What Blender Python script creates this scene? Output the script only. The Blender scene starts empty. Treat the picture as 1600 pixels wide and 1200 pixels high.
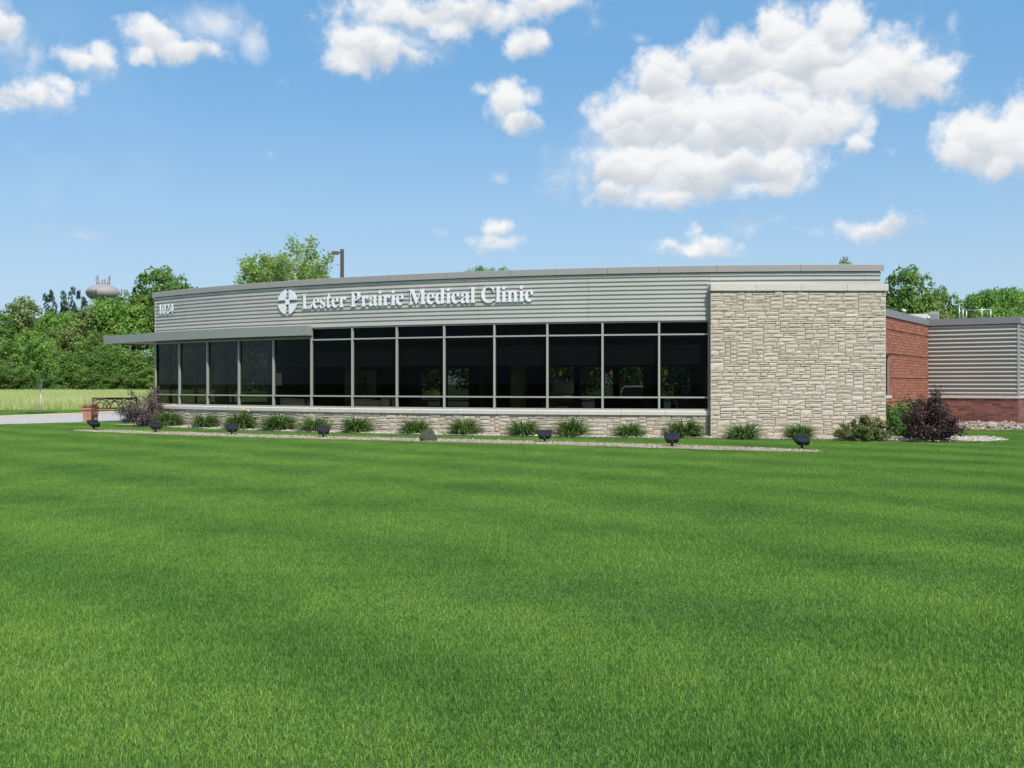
import bpy, math, random
import numpy as np
from mathutils import Vector, Matrix, Quaternion, noise as mnoise
R_ = math.radians
scene = bpy.context.scene
COL = scene.collection

# ------------------------------------------------------------------ camera
F = 1600.0                      # focal length in photo pixels (photo 1600 x 1200, horizon on row 600)
CAMZ = 1.6
cam_d = bpy.data.cameras.new('camera')
cam = bpy.data.objects.new('camera', cam_d); COL.objects.link(cam)
cam.location = (0, 0, CAMZ); cam.rotation_euler = (R_(90), 0, 0)
cam_d.sensor_width = 36.0; cam_d.lens = 36.0; cam_d.clip_end = 6000; cam_d.clip_start = 0.05
scene.camera = cam

# ------------------------------------------------------------------ light
SUN_EL, SUN_AZ = 53.0, 155.0     # azimuth clockwise from +Y (behind the camera, to its right)
SUNV = Vector((math.sin(R_(SUN_AZ))*math.cos(R_(SUN_EL)), math.cos(R_(SUN_AZ))*math.cos(R_(SUN_EL)), math.sin(R_(SUN_EL))))
sun_d = bpy.data.lights.new('sun', 'SUN'); sun_d.energy = 3.9; sun_d.angle = R_(0.55); sun_d.color = (1.0, 0.955, 0.89)
sun = bpy.data.objects.new('sun', sun_d); COL.objects.link(sun)
sun.rotation_euler = SUNV.to_track_quat('Z', 'Y').to_euler()
scene.view_settings.view_transform = 'Standard'; scene.view_settings.look = 'None'
scene.view_settings.gamma = 1.0; scene.view_settings.exposure = 0.25
scene.view_settings.use_curve_mapping = False
scene.cycles.max_bounces = 8; scene.cycles.transparent_max_bounces = 16
scene.cycles.caustics_reflective = False; scene.cycles.caustics_refractive = False
SKY_STRENGTH = 0.12

def px_dir(x, y):
    """azimuth / elevation of a photo pixel"""
    return math.atan2(x-800, F), math.atan2(600-y, math.hypot(F, x-800))

# sky: Nishita plus cumulus, all in directions of the world
# solid cumulus lobes: photo x, y, half width, half height
LOBES = [(1220,52,48,48),(1312,48,54,45),(1135,92,95,50),(1255,112,200,68),(1400,118,92,48),(1040,128,70,58),(985,190,82,60),
 (1120,190,200,80),(1250,190,110,60),(1000,262,112,52),(1110,268,180,48),(1215,262,60,45),(960,300,62,28),(1060,302,105,26),
 (1330,226,30,22),(1180,288,95,24),(1450,120,45,38),(1540,212,78,52),(1605,205,92,60),(1560,252,52,24),(1680,190,90,60),
 (560,72,66,44),(602,86,60,30),(545,96,52,22),(640,22,125,30),(740,18,150,26),(850,4,90,18),(700,46,42,26),
 (822,66,42,25),(842,74,32,20),(800,155,48,33),(815,185,27,24),(762,148,26,12),
 (772,382,50,17),(775,360,24,17),(1085,392,62,13),(1112,380,36,18),(1092,366,10,14),(1360,358,72,17),(1392,346,40,18),
 (245,64,48,34),(225,92,30,22),(300,84,55,20),(128,96,40,24),(160,92,22,30),(40,150,62,24),(100,138,40,14),(5,162,45,20),(-5,40,30,34)]
# thin veils: same, drawn half transparent
VEILS = [(335,38,90,50),(398,62,38,45),(1180,345,66,20),(785,282,26,24),(440,125,22,13),(1545,430,60,9),(110,368,66,15),(55,92,24,40),
 (414,235,10,20),(1255,352,30,8),(1495,45,14,22),(930,30,20,35),(1390,235,22,12),(640,128,14,10),(1290,115,230,70),(970,250,150,90),(1002,60,30,22),
 (690,368,22,8),(20,60,30,50),(600,60,130,70),(1110,25,30,18)]

world = bpy.data.worlds.new('World'); scene.world = world; world.use_nodes = True
def build_world():
    nt = world.node_tree; nt.nodes.clear(); N = nt.nodes; L = nt.links
    def new(tree, t, **kw):
        n = tree.nodes.new(t)
        for k, v in kw.items(): setattr(n, k, v)
        return n
    def math_(tree, op, a, b=None, c=None, clamp=False):
        n = new(tree, 'ShaderNodeMath', operation=op, use_clamp=clamp)
        for i, v in enumerate((a, b, c)):
            if v is None: continue
            if isinstance(v, (int, float)): n.inputs[i].default_value = v
            else: tree.links.new(v, n.inputs[i])
        return n.outputs[0]
    def vmath(tree, op, a, b=None):
        n = new(tree, 'ShaderNodeVectorMath', operation=op)
        for i, v in enumerate((a, b)):
            if v is None: continue
            if isinstance(v, tuple): n.inputs[i].default_value = v
            else: tree.links.new(v, n.inputs[i])
        return n.outputs['Value'] if op == 'LENGTH' else n.outputs[0]
    def lobe_group(name, lobes):
        g = bpy.data.node_groups.new(name, 'ShaderNodeTree')
        g.interface.new_socket('P', in_out='INPUT', socket_type='NodeSocketVector')
        g.interface.new_socket('Field', in_out='OUTPUT', socket_type='NodeSocketFloat')
        g.interface.new_socket('Height', in_out='OUTPUT', socket_type='NodeSocketFloat')
        gi = g.nodes.new('NodeGroupInput'); go = g.nodes.new('NodeGroupOutput')
        cur = None; hcur = None
        for (x, y, rx, ry) in lobes:
            a, e = px_dir(x, y)
            q = vmath(g, 'SUBTRACT', gi.outputs[0], (a, e, 0))
            q = vmath(g, 'MULTIPLY', q, (F/rx, F/ry, 0))
            v = math_(g, 'SUBTRACT', 1.0, vmath(g, 'LENGTH', q))
            v = math_(g, 'MULTIPLY', v, min(1.0, 0.25+min(rx, ry)/60.0))
            if not name.startswith('veil'):
                sp = new(g, 'ShaderNodeSeparateXYZ'); g.links.new(q, sp.inputs[0]); qy = sp.outputs[1]
                if hcur is None: hcur = qy
                else:
                    fac = math_(g, 'MULTIPLY_ADD', math_(g, 'SUBTRACT', v, cur), 3.0, 0.5, clamp=True)
                    mx = new(g, 'ShaderNodeMix', data_type='FLOAT'); g.links.new(fac, mx.inputs[0]); g.links.new(hcur, mx.inputs[2]); g.links.new(qy, mx.inputs[3]); hcur = mx.outputs[0]
            cur = v if cur is None else math_(g, 'SMOOTH_MAX', cur, v, 0.12)
        g.links.new(cur, go.inputs[0])
        if hcur is not None: g.links.new(hcur, go.inputs[1])
        return g
    tc = new(nt, 'ShaderNodeTexCoord'); D = tc.outputs['Generated']
    sx = new(nt, 'ShaderNodeSeparateXYZ'); L.new(D, sx.inputs[0])
    az = math_(nt, 'ARCTAN2', sx.outputs[0], sx.outputs[1]); el = math_(nt, 'ARCSINE', sx.outputs[2])
    cb = new(nt, 'ShaderNodeCombineXYZ'); L.new(az, cb.inputs[0]); L.new(el, cb.inputs[1])
    P = cb.outputs[0]
    def noise(scale, detail, rough, vec=D, colour=False, dist=0.0):
        n = new(nt, 'ShaderNodeTexNoise'); n.inputs['Scale'].default_value = scale; n.inputs['Detail'].default_value = detail
        n.inputs['Roughness'].default_value = rough; n.inputs['Distortion'].default_value = dist
        L.new(vec, n.inputs['Vector'])
        return n.outputs['Color'] if colour else n.outputs['Fac']
    # warp of the outline
    w = vmath(nt, 'SUBTRACT', noise(22, 5, 0.55, colour=True), (0.5, 0.5, 0.5))
    w = vmath(nt, 'MULTIPLY', w, (0.040, 0.034, 0))
    PW = vmath(nt, 'ADD', P, w)
    gs = lobe_group('cumulus_lobes', LOBES); gv = lobe_group('veil_lobes', VEILS)
    def inst(g, vec):
        n = new(nt, 'ShaderNodeGroup'); n.node_tree = g; L.new(vec, n.inputs[0]); return n.outputs
    f0, hq = inst(gs, PW)[:2]
    fv = inst(gv, PW)[0]
    def billow(scale):
        v = new(nt, 'ShaderNodeTexVoronoi', voronoi_dimensions='2D', feature='SMOOTH_F1'); v.inputs['Scale'].default_value = scale; v.inputs['Smoothness'].default_value = 0.35
        L.new(PW, v.inputs['Vector'])
        df = vmath(nt, 'SUBTRACT', PW, v.outputs['Position']); sp = new(nt, 'ShaderNodeSeparateXYZ'); L.new(df, sp.inputs[0])
        return v.outputs['Distance'], math_(nt, 'MULTIPLY', sp.outputs[1], scale)
    b1d, b1y = billow(21.0); b2d, b2y = billow(52.0)
    # the same sort of sky beyond the frame
    fb1 = noise(3.2, 7, 0.52)
    outside = math_(nt, 'MAXIMUM', math_(nt, 'SMOOTHSTEP' if False else 'SUBTRACT', math_(nt, 'ABSOLUTE', az), 0.60), math_(nt, 'SUBTRACT', el, 0.44))
    outside = math_(nt, 'MULTIPLY', outside, 6.0, clamp=True)
    fo = math_(nt, 'MULTIPLY', math_(nt, 'SUBTRACT', fb1, 0.56), 4.0)
    fo = math_(nt, 'ADD', math_(nt, 'MULTIPLY', fo, outside), math_(nt, 'MULTIPLY', math_(nt, 'SUBTRACT', 1.0, outside), -1.0))
    edge = math_(nt, 'MULTIPLY', math_(nt, 'SUBTRACT', noise(55, 9, 0.68), 0.5), 1.0)
    edge = math_(nt, 'ADD', edge, math_(nt, 'MULTIPLY', math_(nt, 'SUBTRACT', 0.42, b2d), 0.30))
    edge = math_(nt, 'ADD', edge, math_(nt, 'MULTIPLY', math_(nt, 'SUBTRACT', 0.42, b1d), 0.25))
    f0e = math_(nt, 'ADD', math_(nt, 'MAXIMUM', f0, fo), edge)
    def ss(v, a, b):
        n = new(nt, 'ShaderNodeMapRange', interpolation_type='SMOOTHSTEP'); L.new(v, n.inputs[0])
        n.inputs[1].default_value = a; n.inputs[2].default_value = b; return n.outputs[0]
    alpha = math_(nt, 'MULTIPLY', ss(f0e, -0.12, 0.50), 0.97)
    streak = noise(30, 7, 0.6, dist=0.6)
    va = math_(nt, 'MULTIPLY', ss(math_(nt, 'ADD', fv, math_(nt, 'MULTIPLY', math_(nt, 'SUBTRACT', streak, 0.5), 1.5)), 0.05, 1.25), 0.72)
    alpha = math_(nt, 'MAXIMUM', alpha, va)
    # hazier low sky, with a veil of thin cirrus towards the left
    cir = math_(nt, 'MULTIPLY', ss(math_(nt, 'ADD', math_(nt, 'MULTIPLY', az, -1.0), math_(nt, 'MULTIPLY', el, -1.1)), -0.08, 0.45), ss(noise(6, 5, 0.55), 0.30, 0.70))
    cir = math_(nt, 'MULTIPLY', cir, 0.9, clamp=True)
    cir = math_(nt, 'MAXIMUM', cir, math_(nt, 'MULTIPLY', math_(nt, 'SUBTRACT', 1.0, ss(el, 0.02, 0.32)), 0.62))
    # shade: lit from above, grey where more cloud lies above
    sh = math_(nt, 'MULTIPLY', hq, -0.72)
    sh = math_(nt, 'MULTIPLY_ADD', b1y, -0.42, sh); sh = math_(nt, 'MULTIPLY_ADD', b2y, -0.22, sh)
    sh = math_(nt, 'ADD', sh, math_(nt, 'MULTIPLY', math_(nt, 'SUBTRACT', noise(20, 6, 0.55), 0.5), 0.9))
    sh = math_(nt, 'ADD', sh, math_(nt, 'MULTIPLY', f0, 0.30))
    sh = ss(sh, -0.25, 0.85)
    mixc = new(nt, 'ShaderNodeMix', data_type='RGBA'); L.new(sh, mixc.inputs['Factor'])
    k = 1.0/SKY_STRENGTH
    mixc.inputs['A'].default_value = (0.80*k, 0.80*k, 0.80*k, 1); mixc.inputs['B'].default_value = (0.51*k, 0.55*k, 0.595*k, 1)
    sky = new(nt, 'ShaderNodeTexSky', sky_type='NISHITA'); sky.sun_disc = False
    sky.sun_elevation = R_(SUN_EL); sky.sun_rotation = R_(SUN_AZ); sky.altitude = 300; sky.air_density = 1.0; sky.dust_density = 1.0; sky.ozone_density = 1.0
    hs = new(nt, 'ShaderNodeHueSaturation'); hs.inputs['Saturation'].default_value = 1.30; hs.inputs['Value'].default_value = 1.0
    L.new(sky.outputs[0], hs.inputs['Color'])
    mb_ = new(nt, 'ShaderNodeMix', data_type='RGBA'); mb_.inputs['Factor'].default_value = 0.62; L.new(hs.outputs[0], mb_.inputs['A']); mb_.inputs['B'].default_value = (0.19*k, 0.415*k, 0.69*k, 1)
    m0 = new(nt, 'ShaderNodeMix', data_type='RGBA'); L.new(cir, m0.inputs['Factor']); L.new(mb_.outputs['Result'], m0.inputs['A'])
    m0.inputs['B'].default_value = (0.47*k, 0.60*k, 0.72*k, 1)
    m1 = new(nt, 'ShaderNodeMix', data_type='RGBA'); L.new(alpha, m1.inputs['Factor']); L.new(m0.outputs['Result'], m1.inputs['A']); L.new(mixc.outputs['Result'], m1.inputs['B'])
    bg = new(nt, 'ShaderNodeBackground'); bg.inputs['Strength'].default_value = SKY_STRENGTH; L.new(m1.outputs['Result'], bg.inputs['Color'])
    out = new(nt, 'ShaderNodeOutputWorld'); L.new(bg.outputs[0], out.inputs[0])
    world.cycles.sampling_method = 'MANUAL'; world.cycles.sample_map_resolution = 512
build_world()

# ------------------------------------------------------------------ helpers
def srgb(r, g, b):
    f = lambda c: (c/255/12.92) if c/255 <= 0.04045 else ((c/255+0.055)/1.055)**2.4
    return (f(r), f(g), f(b), 1.0)

def material(name, col, rough=0.7, var=0.0, vscale=3.0, bump=0.0, bscale=60.0, metal=0.0, tint=None, spec=0.5, dirt=None):
    """procedural Principled material; tint = second colour mixed by the 'tint' attribute"""
    m = bpy.data.materials.new(name); m.use_nodes = True
    nt = m.node_tree; N = nt.nodes; L = nt.links
    p = N['Principled BSDF']; p.inputs['Roughness'].default_value = rough; p.inputs['Metallic'].default_value = metal
    p.inputs['Specular IOR Level'].default_value = spec
    c = N.new('ShaderNodeRGB'); c.outputs[0].default_value = col; cur = c.outputs[0]
    if tint is not None:
        a = N.new('ShaderNodeAttribute'); a.attribute_name = 'tint'
        mx = N.new('ShaderNodeMix'); mx.data_type = 'RGBA'; L.new(a.outputs['Fac'], mx.inputs['Factor']); L.new(cur, mx.inputs['A'])
        mx.inputs['B'].default_value = tint; cur = mx.outputs['Result']
    g = N.new('ShaderNodeNewGeometry')
    if var:
        n = N.new('ShaderNodeTexNoise'); n.inputs['Scale'].default_value = vscale; n.inputs['Detail'].default_value = 6; n.inputs['Roughness'].default_value = 0.6
        L.new(g.outputs['Position'], n.inputs['Vector'])
        mr = N.new('ShaderNodeMapRange'); mr.inputs[1].default_value = 0.25; mr.inputs[2].default_value = 0.75
        mr.inputs[3].default_value = 1-var; mr.inputs[4].default_value = 1+var; L.new(n.outputs['Fac'], mr.inputs[0])
        hv = N.new('ShaderNodeHueSaturation'); L.new(cur, hv.inputs['Color']); L.new(mr.outputs[0], hv.inputs['Value']); cur = hv.outputs[0]
    L.new(cur, p.inputs['Base Color'])
    if bump:
        n = N.new('ShaderNodeTexNoise'); n.inputs['Scale'].default_value = bscale; n.inputs['Detail'].default_value = 6; n.inputs['Roughness'].default_value = 0.65
        L.new(g.outputs['Position'], n.inputs['Vector'])
        b = N.new('ShaderNodeBump'); b.inputs['Strength'].default_value = bump; b.inputs['Distance'].default_value = 0.02
        L.new(n.outputs['Fac'], b.inputs['Height']); L.new(b.outputs[0], p.inputs['Normal'])
    return m

def leaf_material(name, c0, c1, trans=0.3, rough=0.55, wscale=0.0, c2=None, spec=0.25, gain=1.0):
    """leaves: colour between c0 and c1 by 'tint', wider patches by world noise towards c2, light shining through"""
    m = bpy.data.materials.new(name); m.use_nodes = True
    nt = m.node_tree; N = nt.nodes; L = nt.links
    p = N['Principled BSDF']; out = N['Material Output']
    a = N.new('ShaderNodeAttribute'); a.attribute_name = 'tint'
    mx = N.new('ShaderNodeMix'); mx.data_type = 'RGBA'; L.new(a.outputs['Fac'], mx.inputs['Factor'])
    mx.inputs['A'].default_value = c0; mx.inputs['B'].default_value = c1; cur = mx.outputs['Result']
    if c2 is not None:
        g = N.new('ShaderNodeNewGeometry'); n = N.new('ShaderNodeTexNoise'); n.inputs['Scale'].default_value = wscale; n.inputs['Detail'].default_value = 4
        L.new(g.outputs['Position'], n.inputs['Vector'])
        mr = N.new('ShaderNodeMapRange'); mr.inputs[1].default_value = 0.4; mr.inputs[2].default_value = 0.68; L.new(n.outputs['Fac'], mr.inputs[0])
        m2 = N.new('ShaderNodeMix'); m2.data_type = 'RGBA'; L.new(mr.outputs[0], m2.inputs['Factor']); L.new(cur, m2.inputs['A']); m2.inputs['B'].default_value = c2
        cur = m2.outputs['Result']
    p.inputs['Roughness'].default_value = rough; p.inputs['Specular IOR Level'].default_value = spec
    L.new(cur, p.inputs['Base Color'])
    t = N.new('ShaderNodeBsdfTranslucent'); L.new(cur, t.inputs['Color'])
    ms = N.new('ShaderNodeMixShader'); ms.inputs[0].default_value = trans
    L.new(p.outputs[0], ms.inputs[1]); L.new(t.outputs[0], ms.inputs[2]); L.new(ms.outputs[0], out.inputs['Surface'])
    return m

def link(o, parent=None):
    COL.objects.link(o)
    if parent is not None: o.parent = parent
    return o
def offset_of(p):
    v = Vector((0, 0, 0))
    while p is not None: v = v + Vector(p.location); p = p.parent
    return v
def tag(o, label=None, cat=None, group=None, kind=None):
    if label: o['label'] = label
    if cat: o['category'] = cat
    if group: o['group'] = group
    if kind: o['kind'] = kind
    return o
def empty(name, loc, label=None, cat=None, group=None, rz=0.0):
    o = bpy.data.objects.new(name, None); o.empty_display_size = 0.2; COL.objects.link(o)
    o.location = loc; o.rotation_euler = (0, 0, rz)
    return tag(o, label, cat, group)
def copy_tree(o, parent=None):
    c = o.copy(); COL.objects.link(c); c.parent = parent
    for ch in o.children: copy_tree(ch, c)
    return c

class MB:
    """collects shapes; build() links them as one mesh"""
    def __init__(s): s.v = []; s.f = []; s.t = []; s.sm = []; s.mi = []
    def add(s, vs, fs, tint=0.5, smooth=False, mi=0):
        b = len(s.v); s.v += [tuple(v) for v in vs]; s.t += [tint]*len(vs)
        s.f += [tuple(i+b for i in f) for f in fs]; s.sm += [smooth]*len(fs); s.mi += [mi]*len(fs); return s
    def hexa(s, p, **k):
        """8 corners: bottom ring 0-3, top ring 4-7"""
        return s.add(p, [(3,2,1,0),(4,5,6,7),(0,1,5,4),(1,2,6,5),(2,3,7,6),(3,0,4,7)], **k)
    def box(s, x0, x1, y0, y1, z0, z1, **k):
        return s.hexa([(x0,y0,z0),(x1,y0,z0),(x1,y1,z0),(x0,y1,z0),(x0,y0,z1),(x1,y0,z1),(x1,y1,z1),(x0,y1,z1)], **k)
    def obox(s, c, u, w, h, **k):
        """centre, three half-axis vectors"""
        c = Vector(c); u = Vector(u); w = Vector(w); h = Vector(h)
        return s.hexa([c-u-w-h, c+u-w-h, c+u+w-h, c-u+w-h, c-u-w+h, c+u-w+h, c+u+w+h, c-u+w+h], **k)
    def tube(s, pts, rad, n=8, closed=False, cap=True, **k):
        pts = [Vector(p) for p in pts]; m = len(pts)
        rads = rad if isinstance(rad, (list, tuple)) else [rad]*m
        vs = []; fs = []; up = Vector((0, 0, 1)); prev = None
        for i, p in enumerate(pts):
            d = (pts[(i+1) % m]-pts[i-1]) if closed else (pts[min(i+1, m-1)]-pts[max(i-1, 0)])
            d.normalize()
            if prev is None:
                a = d.cross(up)
                if a.length < 1e-3: a = d.cross(Vector((1, 0, 0)))
            else: a = prev-d*prev.dot(d)
            if a.length < 1e-6: a = d.orthogonal()
            a.normalize(); prev = a; b = d.cross(a)
            for j in range(n):
                t = 2*math.pi*j/n; vs.append(p+a*math.cos(t)*rads[i]+b*math.sin(t)*rads[i])
        for i in range(m if closed else m-1):
            for j in range(n):
                i2 = (i+1) % m; j2 = (j+1) % n
                fs.append((i*n+j, i*n+j2, i2*n+j2, i2*n+j))
        if cap and not closed: fs += [tuple(range(n-1, -1, -1)), tuple((m-1)*n+j for j in range(n))]
        k.setdefault('smooth', True)
        return s.add(vs, fs, **k)
    def lathe(s, prof, c=(0, 0, 0), n=24, **k):
        vs = []; fs = []
        for (r, z) in prof:
            for j in range(n):
                t = 2*math.pi*j/n; vs.append((c[0]+r*math.cos(t), c[1]+r*math.sin(t), c[2]+z))
        for i in range(len(prof)-1):
            for j in range(n):
                j2 = (j+1) % n; fs.append((i*n+j, i*n+j2, (i+1)*n+j2, (i+1)*n+j))
        fs += [tuple(range(n-1, -1, -1)), tuple((len(prof)-1)*n+j for j in range(n))]
        k.setdefault('smooth', True)
        return s.add(vs, fs, **k)
    def prism(s, poly, z0, z1, **k):
        n = len(poly)
        return s.add([(x, y, z0) for x, y in poly]+[(x, y, z1) for x, y in poly],
                     [tuple(range(n-1, -1, -1)), tuple(range(n, 2*n))]+[(i, (i+1) % n, n+(i+1) % n, n+i) for i in range(n)], **k)
    def build(s, name, mat, parent=None, origin=None, local=False):
        o0 = Vector((0, 0, 0)) if local else offset_of(parent)
        org = Vector(origin) if origin is not None else None
        base = o0 if org is None else org
        me = bpy.data.meshes.new(name)
        me.from_pydata([(v[0]-base.x, v[1]-base.y, v[2]-base.z) for v in s.v], [], s.f)
        me.polygons.foreach_set('use_smooth', s.sm)
        me.attributes.new('tint', 'FLOAT', 'POINT').data.foreach_set('value', s.t)
        mats = mat if isinstance(mat, (list, tuple)) else [mat]
        for m in mats: me.materials.append(m)
        if len(mats) > 1: me.polygons.foreach_set('material_index', s.mi)
        me.update()
        o = bpy.data.objects.new(name, me); link(o, parent)
        if org is not None: o.location = org-o0
        return o

def np_mesh(name, verts, faces_n, tint, mat, parent=None, per_face_tint=True, smooth=False):
    """verts (N*k,3) in polygons of k corners"""
    n = len(verts)//faces_n
    me = bpy.data.meshes.new(name)
    me.vertices.add(len(verts)); me.vertices.foreach_set('co', np.ascontiguousarray(verts, dtype=np.float32).ravel())
    me.loops.add(len(verts)); me.loops.foreach_set('vertex_index', np.arange(len(verts), dtype=np.int32))
    me.polygons.add(n); me.polygons.foreach_set('loop_start', np.arange(0, n*faces_n, faces_n, dtype=np.int32))
    me.attributes.new('tint', 'FLOAT', 'FACE').data.foreach_set('value', np.asarray(tint, dtype=np.float32))
    if smooth: me.polygons.foreach_set('use_smooth', np.ones(n, dtype=bool))
    me.materials.append(mat); me.update(calc_edges=True); me.validate()
    o = bpy.data.objects.new(name, me); link(o, parent)
    return o

def ground(x, y, z=0.0):
    """point on the level z seen at a photo pixel"""
    d = F*(CAMZ-z)/(y-600.0)
    return Vector(((x-800)/F*d, d, z))
def at(x, y, d):
    return Vector(((x-800)/F*d, d, CAMZ+(600-y)/F*d))

# ------------------------------------------------------------------ materials
M = {}
M['stone'] = material('split_face_limestone', srgb(184,170,150), 0.9, 0.13, 7, 0.45, 45, tint=srgb(206,196,180))
M['mortar'] = material('stone_mortar', srgb(142,130,114), 0.95, 0.08, 20, 0.4, 90)
M['cut_stone'] = material('cut_limestone', srgb(205,199,188), 0.85, 0.07, 5, 0.25, 120)
M['metal'] = material('sage_grey_metal_cladding', srgb(194,191,184), 0.5, 0.05, 0.8, 0.03, 3)
M['metal_box'] = material('warm_grey_metal_cladding', srgb(168,166,159), 0.5, 0.04, 1.2, 0, 1)
M['coping'] = material('grey_metal_coping', srgb(154,150,146), 0.5, 0.03, 2)
M['coping_dark'] = material('dark_grey_metal_coping', srgb(132,130,130), 0.5, 0.03, 2)
M['fascia'] = material('canopy_fascia_metal', srgb(146,150,143), 0.5, 0.03, 2)
M['soffit'] = material('canopy_soffit', srgb(190,178,165), 0.7, 0.03, 3)
M['frame'] = material('anodised_window_frame', srgb(166,166,157), 0.45, 0.02, 4)
M['brick'] = material('red_brick', srgb(144,88,70), 0.9, 0.12, 14, 0.5, 90, tint=srgb(174,112,88))
M['brick_dark'] = material('glossy_dark_brick', srgb(104,62,55), 0.55, 0.3, 5, 0.5, 70, tint=srgb(150,98,88))
M['brick_mortar'] = material('brick_mortar', srgb(186,154,136), 0.95, 0.08, 20, 0.3, 120)
M['roof'] = material('roof_membrane', srgb(140,138,132), 0.9, 0.08, 1)
M['inner'] = material('interior_wall_paint', srgb(120,112,98), 0.9)
M['carpet'] = material('interior_carpet', srgb(96,88,70), 1.0, 0.1, 20)
M['ceiling'] = material('interior_ceiling', srgb(110,112,112), 0.9)
M['column'] = material('tan_column_paint', srgb(196,176,138), 0.8, 0.03, 4)
M['shade'] = material('roller_shade_fabric', srgb(52,56,58), 0.95, 0.05, 1.0)
M['white'] = material('white_sign_enamel', srgb(236,238,240), 0.35)
M['black'] = material('black_cast_metal', srgb(30,31,34), 0.42, 0.1, 30)
M['lens'] = material('floodlight_lens', srgb(70,74,78), 0.08)
M['bench'] = material('rust_brown_painted_metal', srgb(96,56,44), 0.5, 0.12, 14)
M['planter'] = material('terracotta_planter', srgb(172,124,100), 0.85, 0.08, 8, 0.2, 60)
M['soil'] = material('potting_soil', srgb(60,48,38), 1.0, 0.3, 20)
M['gravel'] = material('river_gravel', srgb(106,93,82), 0.85, 0.12, 14, tint=srgb(184,170,154))
M['mulch'] = material('pale_stone_mulch', srgb(132,122,114), 0.85, 0.12, 14, tint=srgb(204,196,186))
M['gravel_bed'] = material('gravel_ground', srgb(150,138,126), 1.0, 0.35, 30, 0.8, 60)
M['rock'] = material('field_rock', srgb(120,112,108), 0.9, 0.25, 4, 1.0, 18, tint=srgb(178,164,156))
M['rock_dark'] = material('dark_mottled_rock', srgb(74,72,58), 0.95, 0.5, 16, 1.0, 30)
M['steel'] = material('galvanised_steel', srgb(180,182,184), 0.4, 0.05, 5, metal=0.6)
M['unit'] = material('rooftop_unit_paint', srgb(205,204,198), 0.6, 0.04, 3)
M['pole'] = material('bronze_light_pole', srgb(88,76,72), 0.5, 0.05, 3)
M['tank'] = material('water_tank_paint', srgb(152,145,142), 0.6, 0.05, 0.3)
M['tank_dark'] = material('dark_lettering', srgb(70,66,66), 0.7)
M['asphalt'] = material('pale_asphalt', srgb(172,166,162), 0.95, 0.07, 1.5, 0.3, 60)
M['lot'] = material('dark_asphalt', srgb(92,92,92), 0.95, 0.1, 1.2, 0.3, 60)
M['concrete'] = material('kerb_concrete', srgb(205,194,178), 0.9, 0.06, 4, 0.2, 60)
M['bark'] = material('tree_bark', srgb(96,82,68), 0.95, 0.2, 6, 0.8, 20)
M['bark_pale'] = material('pale_birch_bark', srgb(196,186,172), 0.9, 0.2, 10, 0.4, 30)
M['twig'] = material('grey_twig', srgb(118,104,98), 0.9, 0.1, 20)
M['soil_lawn'] = material('lawn_soil', srgb(58,84,38), 1.0, 0.2, 2.5)
M['field_soil'] = material('field_ground', srgb(150,158,92), 1.0, 0.2, 0.4)
M['rubber'] = material('tyre_rubber', srgb(30,30,30), 0.9)
M['petal'] = material('daylily_petal', srgb(236,176,40), 0.6, tint=srgb(240,200,60))
M['petal_red'] = material('red_flower_petal', srgb(150,60,70), 0.6, tint=srgb(190,120,120))

GRASS = leaf_material('lawn_blades', srgb(72,122,42), srgb(154,188,88), 0.3, 0.45, 0.35, None, 0.3)
def grass_patches():
    """uneven patches, and mown bands painted light and dark in place of blade lean, fixed to the ground"""
    nt = GRASS.node_tree; N = nt.nodes; L = nt.links
    mix = [n for n in N if n.type == 'MIX'][0]
    src = mix.outputs['Result']
    g = N.new('ShaderNodeNewGeometry')
    def mnode(op, a, b=None, c=None):
        n = N.new('ShaderNodeMath'); n.operation = op
        for i, v in enumerate((a, b, c)):
            if v is None: continue
            if isinstance(v, (int, float)): n.inputs[i].default_value = v
            else: L.new(v, n.inputs[i])
        return n.outputs[0]
    def nz(scale, detail=4):
        n = N.new('ShaderNodeTexNoise'); n.inputs['Scale'].default_value = scale; n.inputs['Detail'].default_value = detail; n.inputs['Roughness'].default_value = 0.6
        L.new(g.outputs['Position'], n.inputs['Vector']); return n.outputs['Fac']
    dt = N.new('ShaderNodeVectorMath'); dt.operation = 'DOT_PRODUCT'; L.new(g.outputs['Position'], dt.inputs[0]); dt.inputs[1].default_value = (0.66, 0.75, 0)
    ph = mnode('MULTIPLY_ADD', nz(0.22, 2), 2.4, mnode('MULTIPLY', dt.outputs['Value'], 2*math.pi/2.5))      # mower passes, 1.25 m wide
    st = mnode('MULTIPLY', mnode('SINE', ph), 0.14)  # light on leaning blades, put into the colour as stripes
    big = mnode('MULTIPLY', mnode('SUBTRACT', nz(0.55), 0.5), 1.0)
    fine = mnode('MULTIPLY', mnode('SUBTRACT', nz(2.6), 0.5), 0.55)
    tot = mnode('ADD', mnode('ADD', st, big), fine)
    mr = N.new('ShaderNodeMapRange'); mr.inputs[1].default_value = -0.35; mr.inputs[2].default_value = 0.35; mr.inputs[3].default_value = 0.72; mr.inputs[4].default_value = 1.26; L.new(tot, mr.inputs[0])
    mh = N.new('ShaderNodeMapRange'); mh.inputs[1].default_value = -0.35; mh.inputs[2].default_value = 0.35; mh.inputs[3].default_value = 0.518; mh.inputs[4].default_value = 0.484; L.new(tot, mh.inputs[0])
    hv = N.new('ShaderNodeHueSaturation'); L.new(mr.outputs[0], hv.inputs['Value']); L.new(mh.outputs[0], hv.inputs['Hue']); L.new(src, hv.inputs['Color'])
    for l in list(src.links):
        if l.to_node != hv:
            t = l.to_socket; L.remove(l); L.new(hv.outputs[0], t)
grass_patches()
FIELD = leaf_material('tall_field_grass', srgb(196,204,130), srgb(234,234,184), 0.42, 0.8, 0.08, srgb(176,194,112), 0.1)
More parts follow.
